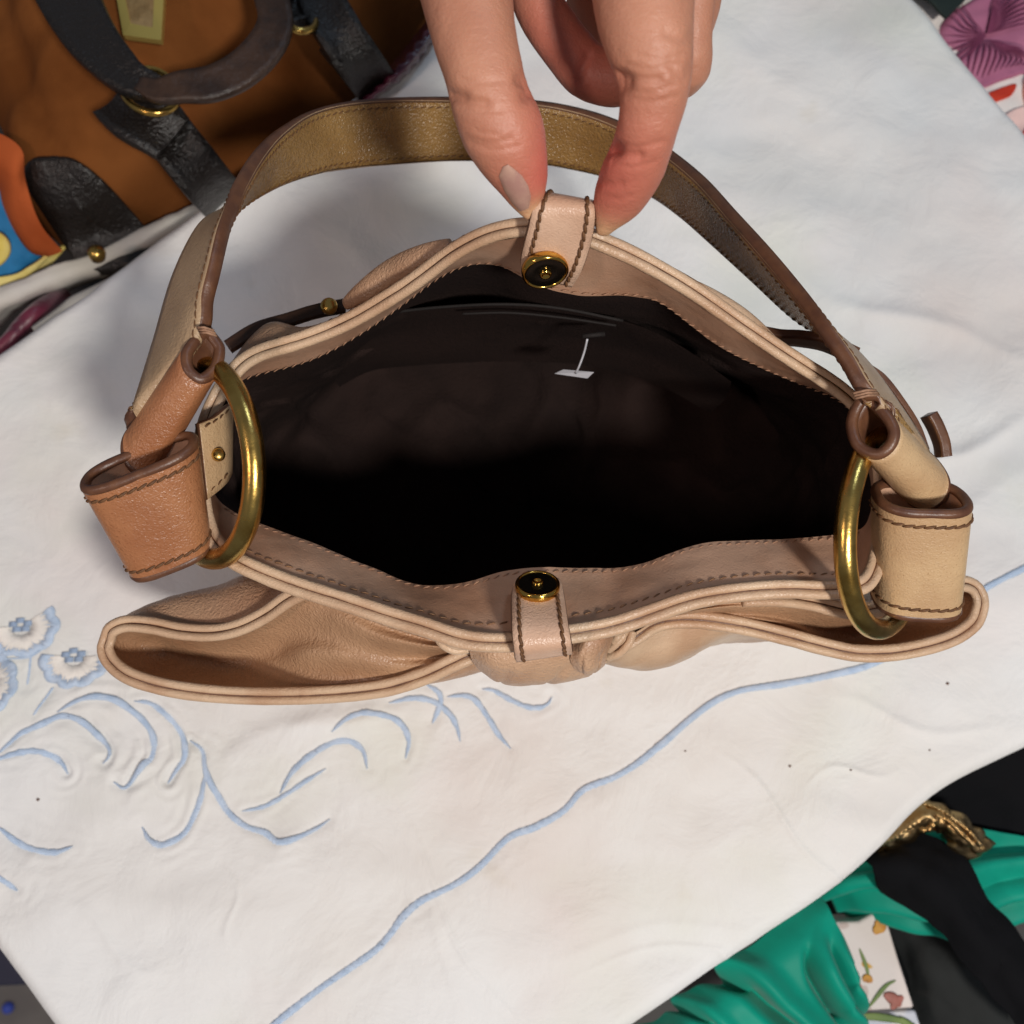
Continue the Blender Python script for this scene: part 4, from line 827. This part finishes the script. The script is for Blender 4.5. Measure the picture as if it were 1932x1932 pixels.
def plate():
    fr = [(210, -60), (312, -52), (304, 76), (232, 66)]; z = .038
    inn_ = [(228, -40), (292, -34), (288, 52), (246, 44)]
    a, b = PL([(x, y, z) for x, y in fr]), PL([(x, y, z + .0002) for x, y in inn_]); a2 = a - [0, 0, .003]
    v = np.vstack([a2, a, b, b - [0, 0, .0016]]); f = []
    for i in range(4):
        j = (i + 1) % 4; f += [(i, j, 4 + j, 4 + i), (4 + i, 4 + j, 8 + j, 8 + i), (8 + i, 8 + j, 12 + j, 12 + i)]
    o = mesh('name_plate', v, f, M['plate'], sb_, smooth=False); mesh('plate_inset', PL([(x, y, z - .0004) for x, y in inn_]), [(0, 1, 2, 3)], material('worn_gold', lin(206, 172, 122), .45, .6, col2=lin(160, 128, 84), cscale=60, fine=(50, .8, .003)), o, smooth=False)
plate()
tube('foot_stud', np.array([P(182, 470, -.010), P(182, 476, -.012), P(184, 484, -.016)]), .0042 * np.array([.6, 1, .9]), M['brass'], sb_, n=12)

# ------------------------------------------------------------------ cloths and purses round the bag
def sheet(name, curves, mat, label, cat, relief=None, th=.0012, nu=70, nv=50, parent=None):
    o = loft(name, curves, mat, parent, nu, nv, relief=relief); solid(o, th)
    return tag(o, label, cat) if label else o
M['white2'] = material('off_white_cloth', lin(206, 200, 192), 0.85, col2=lin(188, 184, 172), cscale=20, fine=(900, .4), sheen=.1, spec=.2)
wf = lambda u, v, p: .003 * vnoise(p / .06, 111) + .0012 * vnoise(p / .02, 112)
sheet('white_cloth', [[(-120, 590, -.028), (20, 540, -.03), (110, 500, -.032), (180, 480, -.034), (300, 425, -.032), (400, 372, -.03), (520, 310, -.03)], [(-120, 640, -.03), (20, 565, -.03), (120, 522, -.034), (190, 498, -.036), (305, 437, -.030), (404, 383, -.026), (520, 318, -.028)], [(-120, 665, -.05), (20, 585, -.05), (130, 530, -.05), (200, 508, -.05), (310, 444, -.042), (410, 388, -.038), (520, 322, -.04)], [(-120, 675, -.10), (20, 590, -.10), (130, 536, -.10), (200, 510, -.10), (310, 446, -.09), (410, 390, -.09), (520, 324, -.09)]], M['white2'], 'rumpled white cloth with a rolled hem, below the brown suede bag', 'cloth', wf)
sheet('pale_cloth', [[(60, 618, -.012), (120, 575, -.012), (190, 535, -.012), (260, 500, -.012), (330, 452, -.014), (400, 400, -.016)], [(70, 632, -.008), (130, 590, -.007), (200, 550, -.007), (270, 508, -.008), (338, 462, -.010), (404, 408, -.014)], [(78, 640, -.02), (138, 598, -.02), (208, 556, -.02), (278, 514, -.02), (345, 468, -.02), (408, 414, -.02)], [(78, 640, -.11), (138, 598, -.11), (208, 556, -.11), (278, 514, -.11), (345, 468, -.11), (408, 414, -.11)]], M['white2'], 'folded off-white cloth edge squeezed along the rear edge of the tablecloth', 'cloth', lambda u, v, p: .001 * vnoise(p / .03, 113))
M['maroon'] = material('maroon_satin', lin(112, 34, 58), 0.4, col2=lin(80, 22, 42), cscale=40, fine=(400, .3), sheen=.3)
sheet('maroon_scarf', [[(-60, 690, -.05), (0, 640, -.045), (30, 610, -.04), (70, 570, -.04), (110, 545, -.05)], [(-60, 700, -.03), (10, 650, -.022), (42, 612, -.022), (80, 578, -.026), (120, 552, -.05)], [(-60, 720, -.05), (20, 665, -.045), (55, 640, -.045), (90, 600, -.05), (130, 570, -.06)], [(-60, 740, -.10), (20, 690, -.10), (60, 650, -.10), (100, 620, -.10), (140, 580, -.10)]], M['maroon'], 'maroon scarf crumpled under the white cloth at the left edge', 'scarf', lambda u, v, p: .002 * np.sin(v * 14 + u * 3))
def print_material(name, base, cols, scale, rough=.8, seed=0, warp=.35):
    """printed cotton: big irregular patches of ink"""
    m = material(name, base, rough, fine=(900, .35), sheen=.1, spec=.2); nt = m.node_tree; N, L = nt.nodes, nt.links; b = N["Principled BSDF"]
    tc = N.new('ShaderNodeTexCoord'); mp = N.new('ShaderNodeMapping'); mp.inputs['Location'].default_value = (seed, seed * .7, 0); L.new(tc.outputs['Object'], mp.inputs['Vector']); last = None
    for k, (c, lo) in enumerate(cols):
        n = N.new('ShaderNodeTexNoise'); n.inputs['Scale'].default_value = scale * (1 + .3 * k); n.inputs['Detail'].default_value = 1.5; n.inputs['Distortion'].default_value = warp
        mp2 = N.new('ShaderNodeMapping'); mp2.inputs['Location'].default_value = (k * 3.1, k * 1.7, 0); L.new(mp.outputs[0], mp2.inputs[0]); L.new(mp2.outputs[0], n.inputs['Vector'])
        r = N.new('ShaderNodeMapRange'); r.inputs[1].default_value = lo; r.inputs[2].default_value = lo + .02; L.new(n.outputs['Fac'], r.inputs[0])
        mx = N.new('ShaderNodeMix'); mx.data_type = 'RGBA'; mx.inputs['A'].default_value = (*base, 1); mx.inputs['B'].default_value = (*c, 1)
        if last: L.new(last, mx.inputs['A'])
        L.new(r.outputs[0], mx.inputs['Factor']); last = mx.outputs['Result']
    L.new(last, b.inputs['Base Color']); return m
M['blueprint'] = material('blue_cotton', lin(36, 128, 184), 0.8, col2=lin(28, 108, 160), cscale=40, fine=(900, .4))
bp = sheet('blue_cloth', [[(-160, 300, -.02), (-80, 330, -.02), (0, 352, -.02), (30, 420, -.03), (70, 470, -.04), (100, 490, -.05)], [(-160, 420, -.03), (-80, 440, -.03), (-20, 450, -.03), (20, 470, -.035), (55, 490, -.04), (85, 500, -.05)], [(-160, 600, -.04), (-80, 560, -.04), (-20, 545, -.04), (20, 530, -.045), (48, 512, -.05), (75, 506, -.055)]], M['blueprint'], 'blue cotton cloth with a yellow border peeping out left of the brown bag', 'cloth', lambda u, v, p: .002 * vnoise(p / .03, 115))
M['yellow'] = material('yellow_cotton', lin(214, 190, 90), 0.8, col2=lin(226, 208, 130), cscale=60, fine=(900, .4))
c = spline(PL([(-40, 540, -.030), (10, 532, -.034), (40, 516, -.036), (66, 500, -.038), (84, 486, -.040), (112, 474, -.044)]), 40); ribbon('border', c - [.004, .007, 0], c + [.004, .004, 0], .002, [M['yellow'], M['yellow']], bp)
c = spline(PL([(-30, 440, -.022), (-2, 452, -.022), (6, 470, -.024), (-6, 488, -.024), (-30, 500, -.024)]), 30); tube('dot', c, .0035, M['yellow'], bp, n=8, flat=.4)
M['plum'] = material('plum_patent', lin(86, 30, 52), 0.14, col2=lin(70, 22, 42), cscale=60, grain=(160, .8), coat=.6)
pp = thing('plum_purse', 'glossy plum crocodile-look purse wedged beside the brown suede bag', 'purse')
loft('body', [[(650, 205, -.012), (712, 150, -.006), (774, 78, -.004), (850, -20, -.004)], [(672, 196, .004), (738, 140, .010), (796, 68, .012), (866, -30, .012)], [(694, 192, .006), (756, 142, .010), (812, 74, .011), (880, -30, .010)], [(704, 192, -.002), (764, 146, .001), (820, 78, .002), (886, -20, .002)]], M['plum'], pp, 60, 24, relief=lambda u, v, p: .0007 * np.sin(u * 70) * np.sin(v * 9))
tube('seam', spline(PL([(690, 188, .0068), (752, 140, .0112), (808, 72, .0122), (874, -30, .0118)]), 40), .0006, M['plum'], pp, n=8)

# ---- top right: printed cottons
M['petal_pink'] = material('mauve_print', lin(186, 114, 142), 0.8, col2=lin(170, 98, 128), cscale=30, fine=(900, .4))
M['ink'] = material('plum_ink', lin(124, 52, 84), 0.8)
M['red'] = material('red_print', lin(214, 62, 28), 0.75, col2=lin(196, 48, 22), cscale=50, fine=(900, .4))
M['white_print'] = material('white_print', lin(232, 224, 218), 0.85, fine=(900, .4))
M['blush'] = material('blush_print', lin(226, 160, 142), 0.8, col2=lin(206, 130, 116), cscale=60, fine=(900, .4), stretch=(1, 3, 1))
M['darkgreen'] = material('dark_green_cloth', lin(20, 34, 30), 0.8, fine=(600, .4))
def ground(x, y, z0, seed): return z0 + .004 * float(vnoise(np.array([P(x, y, 0)]) / .07, seed)[0])
fc = thing('floral_cloth', 'mauve and red flower print cotton heaped beyond the right edge of the tablecloth', 'cloth')
ZF = -.034
def fcz(p): return ZF + .004 * vnoise(p[..., :2] / .06, 121) + .0018 * vnoise(p[..., :2] / .02, 122)
def flat_patch(name, pts, mat, parent, dz, zfun, n=60, closed=True):
    o = spline(PL([(x, y, ZF) for x, y in pts]), n, closed=True); c = o.mean(0); V = []
    for k in range(9): V.append(c + (o - c) * (1 - k / 8.02))
    V = np.stack(V, 1); V[..., 2] = zfun(V) + dz; q = V[:, :1].copy(); q[..., 2] -= dz + .002; V = np.concatenate([q, V], 1)
    return mesh(name, V.reshape(-1, 3), grid_faces(n, V.shape[1], cu=True), mat, parent)
def cloth_quad(name, quad, mat, parent, zfun, n=60):
    a, b, c_, d = [P(x, y, ZF) for x, y in quad]; U, V = np.meshgrid(np.linspace(0, 1, n), np.linspace(0, 1, n), indexing='ij'); U, V = U[..., None], V[..., None]
    X = a * (1 - U) * (1 - V) + b * U * (1 - V) + c_ * U * V + d * (1 - U) * V; X[..., 2] = zfun(X); o = np_grid(name, X, mat, parent); e = np.cross(X[1, 0] - X[0, 0], X[0, 1] - X[0, 0])[2]; solid(o, .002, -1 if e > 0 else 1); return o
cloth_quad('ground_cloth', [(1640, 10), (1880, -320), (2400, 250), (2060, 420)], M['white_print'], fc, fcz)
flat_patch('petal', [(1775, 55), (1790, 30), (1850, -5), (1900, -40), (2000, -30), (2040, 60), (1990, 100), (1930, 118), (1880, 118), (1830, 105), (1790, 80)], M['petal_pink'], fc, .0008, fcz)
flat_patch('petal', [(1806, 110), (1830, 84), (1880, 80), (1930, 96), (1960, 120), (1925, 140), (1880, 156), (1840, 172), (1828, 205), (1815, 180)], M['petal_pink'], fc, .0022, fcz)
def ink(lst, w, mat, parent, dz=.0034, zfun=fcz):
    B = Bag()
    for pts in lst:
        c = spline(PL([(x, y, ZF) for x, y in pts]), 20); c[:, 2] = zfun(c) + dz; t = np.linspace(0, 1, 20)
        B.tube(c, w * np.sin(math.pi * (.08 + .84 * t)), 6, flat=.3, up=(0, 0, 1))
    return B.out('petal_vein', mat, parent, kind='stuff')
L_ = []
for k in range(9): a = 2.35 + k * .17; L_.append([(1856, 74), (1856 + 34 * math.cos(a) - 6, 74 - 26 * math.sin(a) + 4 * k - 12), (1856 + 78 * math.cos(a), 74 - 62 * math.sin(a) + 6 * k - 22)])
for k in range(11): a = .05 + k * .14; L_.append([(1858, 70), (1862 + 44 * math.cos(a), 62 - 50 * math.sin(a)), (1868 + 120 * math.cos(a), 60 - 100 * math.sin(a))])
for k in range(12): x = 1818 + k * 11; L_.append([(1856 + k * 2.5 - 8, 84), (x + 8, 112), (x + 4 - k * 1.2, 150 - abs(k - 3) * 3)])
for k in range(7): L_.append([(1932, 24), (1960 + 6 * k, 30 + 10 * k), (1990 + 4 * k, 20 + 22 * k)])
ink(L_, .0005, M['ink'], fc)
flat_patch('petal', [(1930, 170), (1940, 140), (1990, 105), (2050, 110), (2080, 200), (2020, 270), (1960, 260), (1942, 225)], M['blush'], fc, .0030, fcz)
flat_patch('petal', [(1886, 236), (1880, 258), (1892, 272), (1920, 262), (1948, 228), (1952, 200), (1925, 205), (1900, 215)], material('pale_pink_print', lin(236, 200, 192), .8, fine=(900, .4)), fc, .0022, fcz)
flat_patch('leaf', [(1834, 204), (1848, 186), (1880, 170), (1914, 160), (1908, 180), (1880, 192), (1850, 206)], M['red'], fc, .0014, fcz)
flat_patch('leaf', [(1888, 286), (1912, 272), (1934, 244), (1944, 232), (1950, 262), (1948, 286), (1912, 304)], M['red'], fc, .0034, fcz)
flat_patch('leaf', [(1932, 336), (1960, 318), (1990, 312), (2000, 400), (1965, 395), (1940, 366)], M['red'], fc, .0018, fcz)
gz = lambda p: -.022 + .004 * vnoise(p[..., :2] / .05, 131)
g = cloth_quad('green_cloth', [(1610, -60), (1760, -280), (1880, -50), (1768, 62)], M['darkgreen'], None, gz); tag(g, 'dark green cloth behind the top right edge of the tablecloth', 'cloth')

# ---- bottom right: heaped garments below the table edge
def sat(name, col, col2): return material(name, col, 0.5, col2=col2, cscale=30, fine=(1600, .3, .0004), sheen=.1, spec=.18)
M['teal'] = sat('teal_satin', lin(0, 150, 126), lin(0, 136, 114))
M['blackcloth'] = material('black_cloth', lin(13, 13, 16), 0.9, fine=(600, .4), spec=.15)
M['charcoal'] = material('charcoal_cloth', lin(42, 44, 44), 0.85, fine=(600, .4), spec=.2)
M['goldfoil'] = material('gold_foil', lin(220, 190, 140), 0.24, 1.0, col2=lin(176, 138, 88), cscale=50, fine=(260, .5, .0015))
def teal_folds(u, v, p):
    h = .0025 * vnoise(p / .06, 141)
    for u0, sl, w, d, a, b in ((.20, .06, .034, .010, -.2, 1.2), (.42, .10, .022, .008, -.2, .7), (.58, .02, .036, .018, -.2, 1.2), (.76, -.30, .032, .015, .15, 1.2), (.88, -.22, .024, .010, .25, 1.2)):
        e = (u - u0 - sl * (v - .5) - .012 * np.sin(v * 8 + u0 * 20)) / w; k = smooth01(v, a, a + .2) * (1 - smooth01(v, b - .2, b))
        h = h + k * d * .8 * (.55 * np.exp(-((e - 1.6) / 1.3) ** 2) - np.exp(-((e + .3) / .75) ** 2))
    return h
sheet('teal_garment', [[(1150, 1990, -.11), (1260, 1905, -.075), (1380, 1812, -.060), (1470, 1745, -.060), (1540, 1680, -.066)], [(1180, 2010, -.075), (1300, 1940, -.056), (1430, 1850, -.050), (1510, 1790, -.050), (1566, 1714, -.056)], [(1240, 2060, -.066), (1370, 1980, -.054), (1480, 1900, -.050), (1550, 1830, -.050), (1592, 1768, -.055)], [(1380, 2120, -.068), (1470, 2040, -.058), (1550, 1960, -.053), (1586, 1890, -.053), (1606, 1812, -.057)], [(1480, 2160, -.070), (1548, 2075, -.062), (1592, 1988, -.058), (1606, 1908, -.058), (1612, 1838, -.060)], [(1490, 2165, -.09), (1554, 2080, -.085), (1596, 1990, -.085), (1609, 1910, -.085), (1613, 1840, -.085)]],
      M['teal'], 'bright teal satin garment draped below the lower right edge of the tablecloth', 'garment', teal_folds, nu=150, nv=120, th=.0003)
sheet('teal_cloth', [[(1510, 1690, -.10), (1600, 1640, -.085), (1660, 1590, -.08), (1760, 1560, -.08), (1860, 1570, -.08), (2000, 1590, -.08)], [(1540, 1700, -.085), (1620, 1660, -.07), (1700, 1640, -.068), (1790, 1640, -.07), (1880, 1640, -.07), (2010, 1640, -.07)], [(1570, 1706, -.085), (1650, 1690, -.07), (1720, 1704, -.066), (1820, 1720, -.068), (1900, 1690, -.07), (2010, 1690, -.075)], [(1600, 1714, -.10), (1680, 1740, -.09), (1760, 1762, -.085), (1850, 1790, -.085), (1920, 1740, -.09), (2020, 1720, -.09)]],
      M['teal'], 'dark teal satin cloth running under a black cloth at lower right', 'cloth', lambda u, v, p: .0035 * np.sin(v * 22 + 2 * u + np.sin(u * 9)) + .002 * vnoise(p / .04, 142), nu=90, nv=90, th=.0003)
sheet('black_garment', [[(1630, 1622, -.064), (1690, 1592, -.062), (1740, 1588, -.060), (1790, 1612, -.058), (1850, 1690, -.056), (1920, 1770, -.055), (2000, 1860, -.055)], [(1650, 1640, -.054), (1710, 1640, -.046), (1780, 1680, -.044), (1830, 1740, -.044), (1900, 1820, -.046), (1960, 1890, -.048), (2020, 1950, -.05)], [(1670, 1668, -.062), (1720, 1700, -.056), (1790, 1770, -.054), (1840, 1830, -.054), (1890, 1890, -.056), (1940, 1950, -.058), (2000, 2010, -.06)]], M['blackcloth'], 'black cloth band crossing over the dark teal satin at lower right', 'garment', wf, th=.004)
sheet('black_cloth', [[(1600, 1620, -.11), (1660, 1535, -.085), (1750, 1475, -.075), (1850, 1420, -.072), (1970, 1350, -.072)], [(1720, 1640, -.10), (1790, 1590, -.088), (1870, 1540, -.082), (1940, 1490, -.08), (2060, 1430, -.08)], [(1800, 1800, -.12), (1900, 1700, -.10), (1990, 1620, -.095), (2100, 1560, -.09), (2200, 1500, -.09)]], M['blackcloth'], 'plain black cloth spread behind the gold trim along the lower right table edge', 'cloth', wf)
gd = sheet('gold_trim', [[(1640, 1590, -.061), (1680, 1560, -.052), (1722, 1520, -.048), (1750, 1514, -.046), (1790, 1530, -.046), (1830, 1560, -.048), (1872, 1594, -.052)], [(1650, 1600, -.054), (1690, 1575, -.042), (1730, 1545, -.036), (1756, 1540, -.035), (1790, 1560, -.036), (1820, 1582, -.039), (1856, 1604, -.046)], [(1660, 1608, -.061), (1700, 1590, -.052), (1735, 1570, -.046), (1760, 1562, -.044), (1784, 1580, -.06), (1806, 1598, -.048), (1840, 1614, -.054)]], M['goldfoil'], 'crumpled metallic gold trim between the tablecloth edge and black cloth', 'trim', lambda u, v, p: .0022 * np.abs(vnoise(p / .016, 151)) + .0007 * np.sin(u * 46 + 3 * v))
gcoil = [[(1650, 1598, -.046), (1690, 1578, -.034), (1720, 1556, -.028), (1745, 1540, -.026), (1760, 1545, -.026), (1755, 1562, -.028), (1735, 1566, -.030)], [(1735, 1512, -.042), (1775, 1528, -.036), (1800, 1545, -.033), (1830, 1570, -.034), (1850, 1595, -.040)], [(1768, 1538, -.032), (1790, 1548, -.030), (1812, 1570, -.032), (1836, 1592, -.038)]]
for g_ in gcoil: cg = spline(PL(g_), 60); tube('beading', cg, .0012 * (1 + .35 * np.sin(np.arange(60) * 1.9)), M['goldfoil'], gd, n=8)
fb = thing('floral_box', 'white flower-printed box lying between the teal satin and the charcoal cloth', 'box')
def boxy(name, poly, z, h, mat, parent, relief=None):
    n = len(poly); v = [P(x, y, z) for x, y in poly]; v += [p - np.array([0, 0, h]) for p in v]
    o = mesh(name, v, [tuple(range(n)), tuple(range(n, 2 * n))[::-1]] + [(i, n + i, n + (i + 1) % n, (i + 1) % n) for i in range(n)], mat, parent, smooth=False)
    m = o.modifiers.new('b', 'BEVEL'); m.width = .0015; m.segments = 3; m.limit_method = 'ANGLE'; return o
M['boxprint'] = print_material('flower_print', lin(222, 210, 204), [(lin(196, 176, 168), .62), (lin(206, 158, 60), .71), (lin(176, 112, 104), .72)], 46, .5, 2.0)
M['boxwhite'] = print_material('leaf_print', lin(218, 218, 220), [(lin(196, 200, 210), .55)], 30, .5, 5.0)
boxy('lid', [(1564, 1740), (1620, 1738), (1655, 1718), (1672, 1730), (1694, 1805), (1726, 1902), (1580, 1912), (1568, 1840)], -.085, .02, M['boxprint'], fb)
boxy('tray', [(1576, 1916), (1728, 1906), (1748, 1968), (1760, 2010), (1680, 2040), (1612, 2030), (1590, 1985)], -.090, .03, M['boxwhite'], fb)
M['leafgreen'] = material('green_print', lin(112, 132, 62), .6, col2=lin(88, 112, 50), cscale=80)
def leafp(pts, w, mat=None):
    c = spline(PL([(x, y, -.0885) for x, y in pts]), 24); t = np.linspace(0, 1, 24); tube('printed_leaf', c, w * np.sin(math.pi * (.04 + .92 * t)) ** .8, mat or M['leafgreen'], fb, n=8, flat=.12, up=(0, 0, 1))
leafp([(1612, 1978), (1640, 1976), (1665, 1992), (1690, 2002)], .0045); leafp([(1698, 1920), (1720, 1945), (1735, 1985), (1744, 2010)], .0035); leafp([(1590, 1926), (1640, 1918), (1690, 1924), (1730, 1936)], .0018)
def lidp(pts, w, c_):
    c = spline(PL([(x, y, -.0845) for x, y in pts]), 20); t = np.linspace(0, 1, 20); tube('printed_flower', c, w * np.sin(math.pi * (.06 + .88 * t)) ** .8, c_, fb, n=8, flat=.1, up=(0, 0, 1))
M['ochre'] = material('ochre_print', lin(204, 146, 44), .6, col2=lin(180, 116, 36), cscale=200); M['rust'] = material('rust_print', lin(168, 96, 84), .6, col2=lin(146, 84, 70), cscale=200)
lidp([(1652, 1738), (1660, 1746), (1664, 1760)], .0030, M['ochre']); lidp([(1662, 1744), (1656, 1752), (1650, 1762)], .0022, M['ochre'])
lidp([(1668, 1876), (1684, 1884), (1700, 1898)], .0028, M['rust']); lidp([(1704, 1880), (1692, 1890), (1682, 1904)], .0022, M['rust']); lidp([(1628, 1850), (1636, 1846), (1646, 1852)], .0020, M['ochre'])
lidp([(1640, 1900), (1670, 1862), (1690, 1850)], .0010, M['leafgreen']); lidp([(1622, 1790), (1634, 1822), (1640, 1846)], .0009, M['leafgreen'])
leafp([(1590, 1940), (1604, 1972), (1630, 2010), (1670, 2050)], .0020, M['yellow'])
ch = sheet('charcoal_cloth', [[(1640, 1690, -.115), (1720, 1730, -.11), (1820, 1770, -.105), (1900, 1800, -.10), (2000, 1840, -.10)], [(1690, 1780, -.115), (1760, 1820, -.10), (1840, 1850, -.098), (1930, 1880, -.098), (2020, 1900, -.098)], [(1720, 1900, -.115), (1780, 1930, -.105), (1860, 1940, -.10), (1940, 1960, -.10), (2040, 1980, -.10)], [(1740, 2080, -.12), (1800, 2080, -.11), (1880, 2080, -.11), (1960, 2080, -.11), (2050, 2080, -.11)]], M['charcoal'], 'charcoal grey cloth lying between the flower-printed box and the black cloth band', 'cloth', wf)
fl2 = sheet('grey_lining', [[(1520, 1690, -.13), (1580, 1700, -.12), (1640, 1720, -.12)], [(1540, 1740, -.12), (1590, 1745, -.112), (1650, 1740, -.112)], [(1560, 1790, -.13), (1600, 1790, -.12), (1660, 1780, -.12)]], M['charcoal'], 'small fold of grey cloth above the flower-printed box', 'cloth', wf)

# ---- bottom left: something dark standing on the floor
v = P(-70, 1800, -.74); c0 = P(-40, 1840, -.60)
bx = boxy('storage_crate', [(-260, 1700), (18, 1700), (55, 1858), (-240, 1872)], -.45, .30, material('navy_plastic', lin(34, 38, 62), .5, fine=(200, .3)), None)
tag(bx, 'dark navy crate on the grey floor, just showing at the bottom left corner', 'crate')
tube('floor_spot', np.array([P(15, 1902, -.749), P(15, 1902, -.744)]), .006, material('blue_paint', lin(70, 90, 190), .5), bpy.data.objects['floor'], n=12)
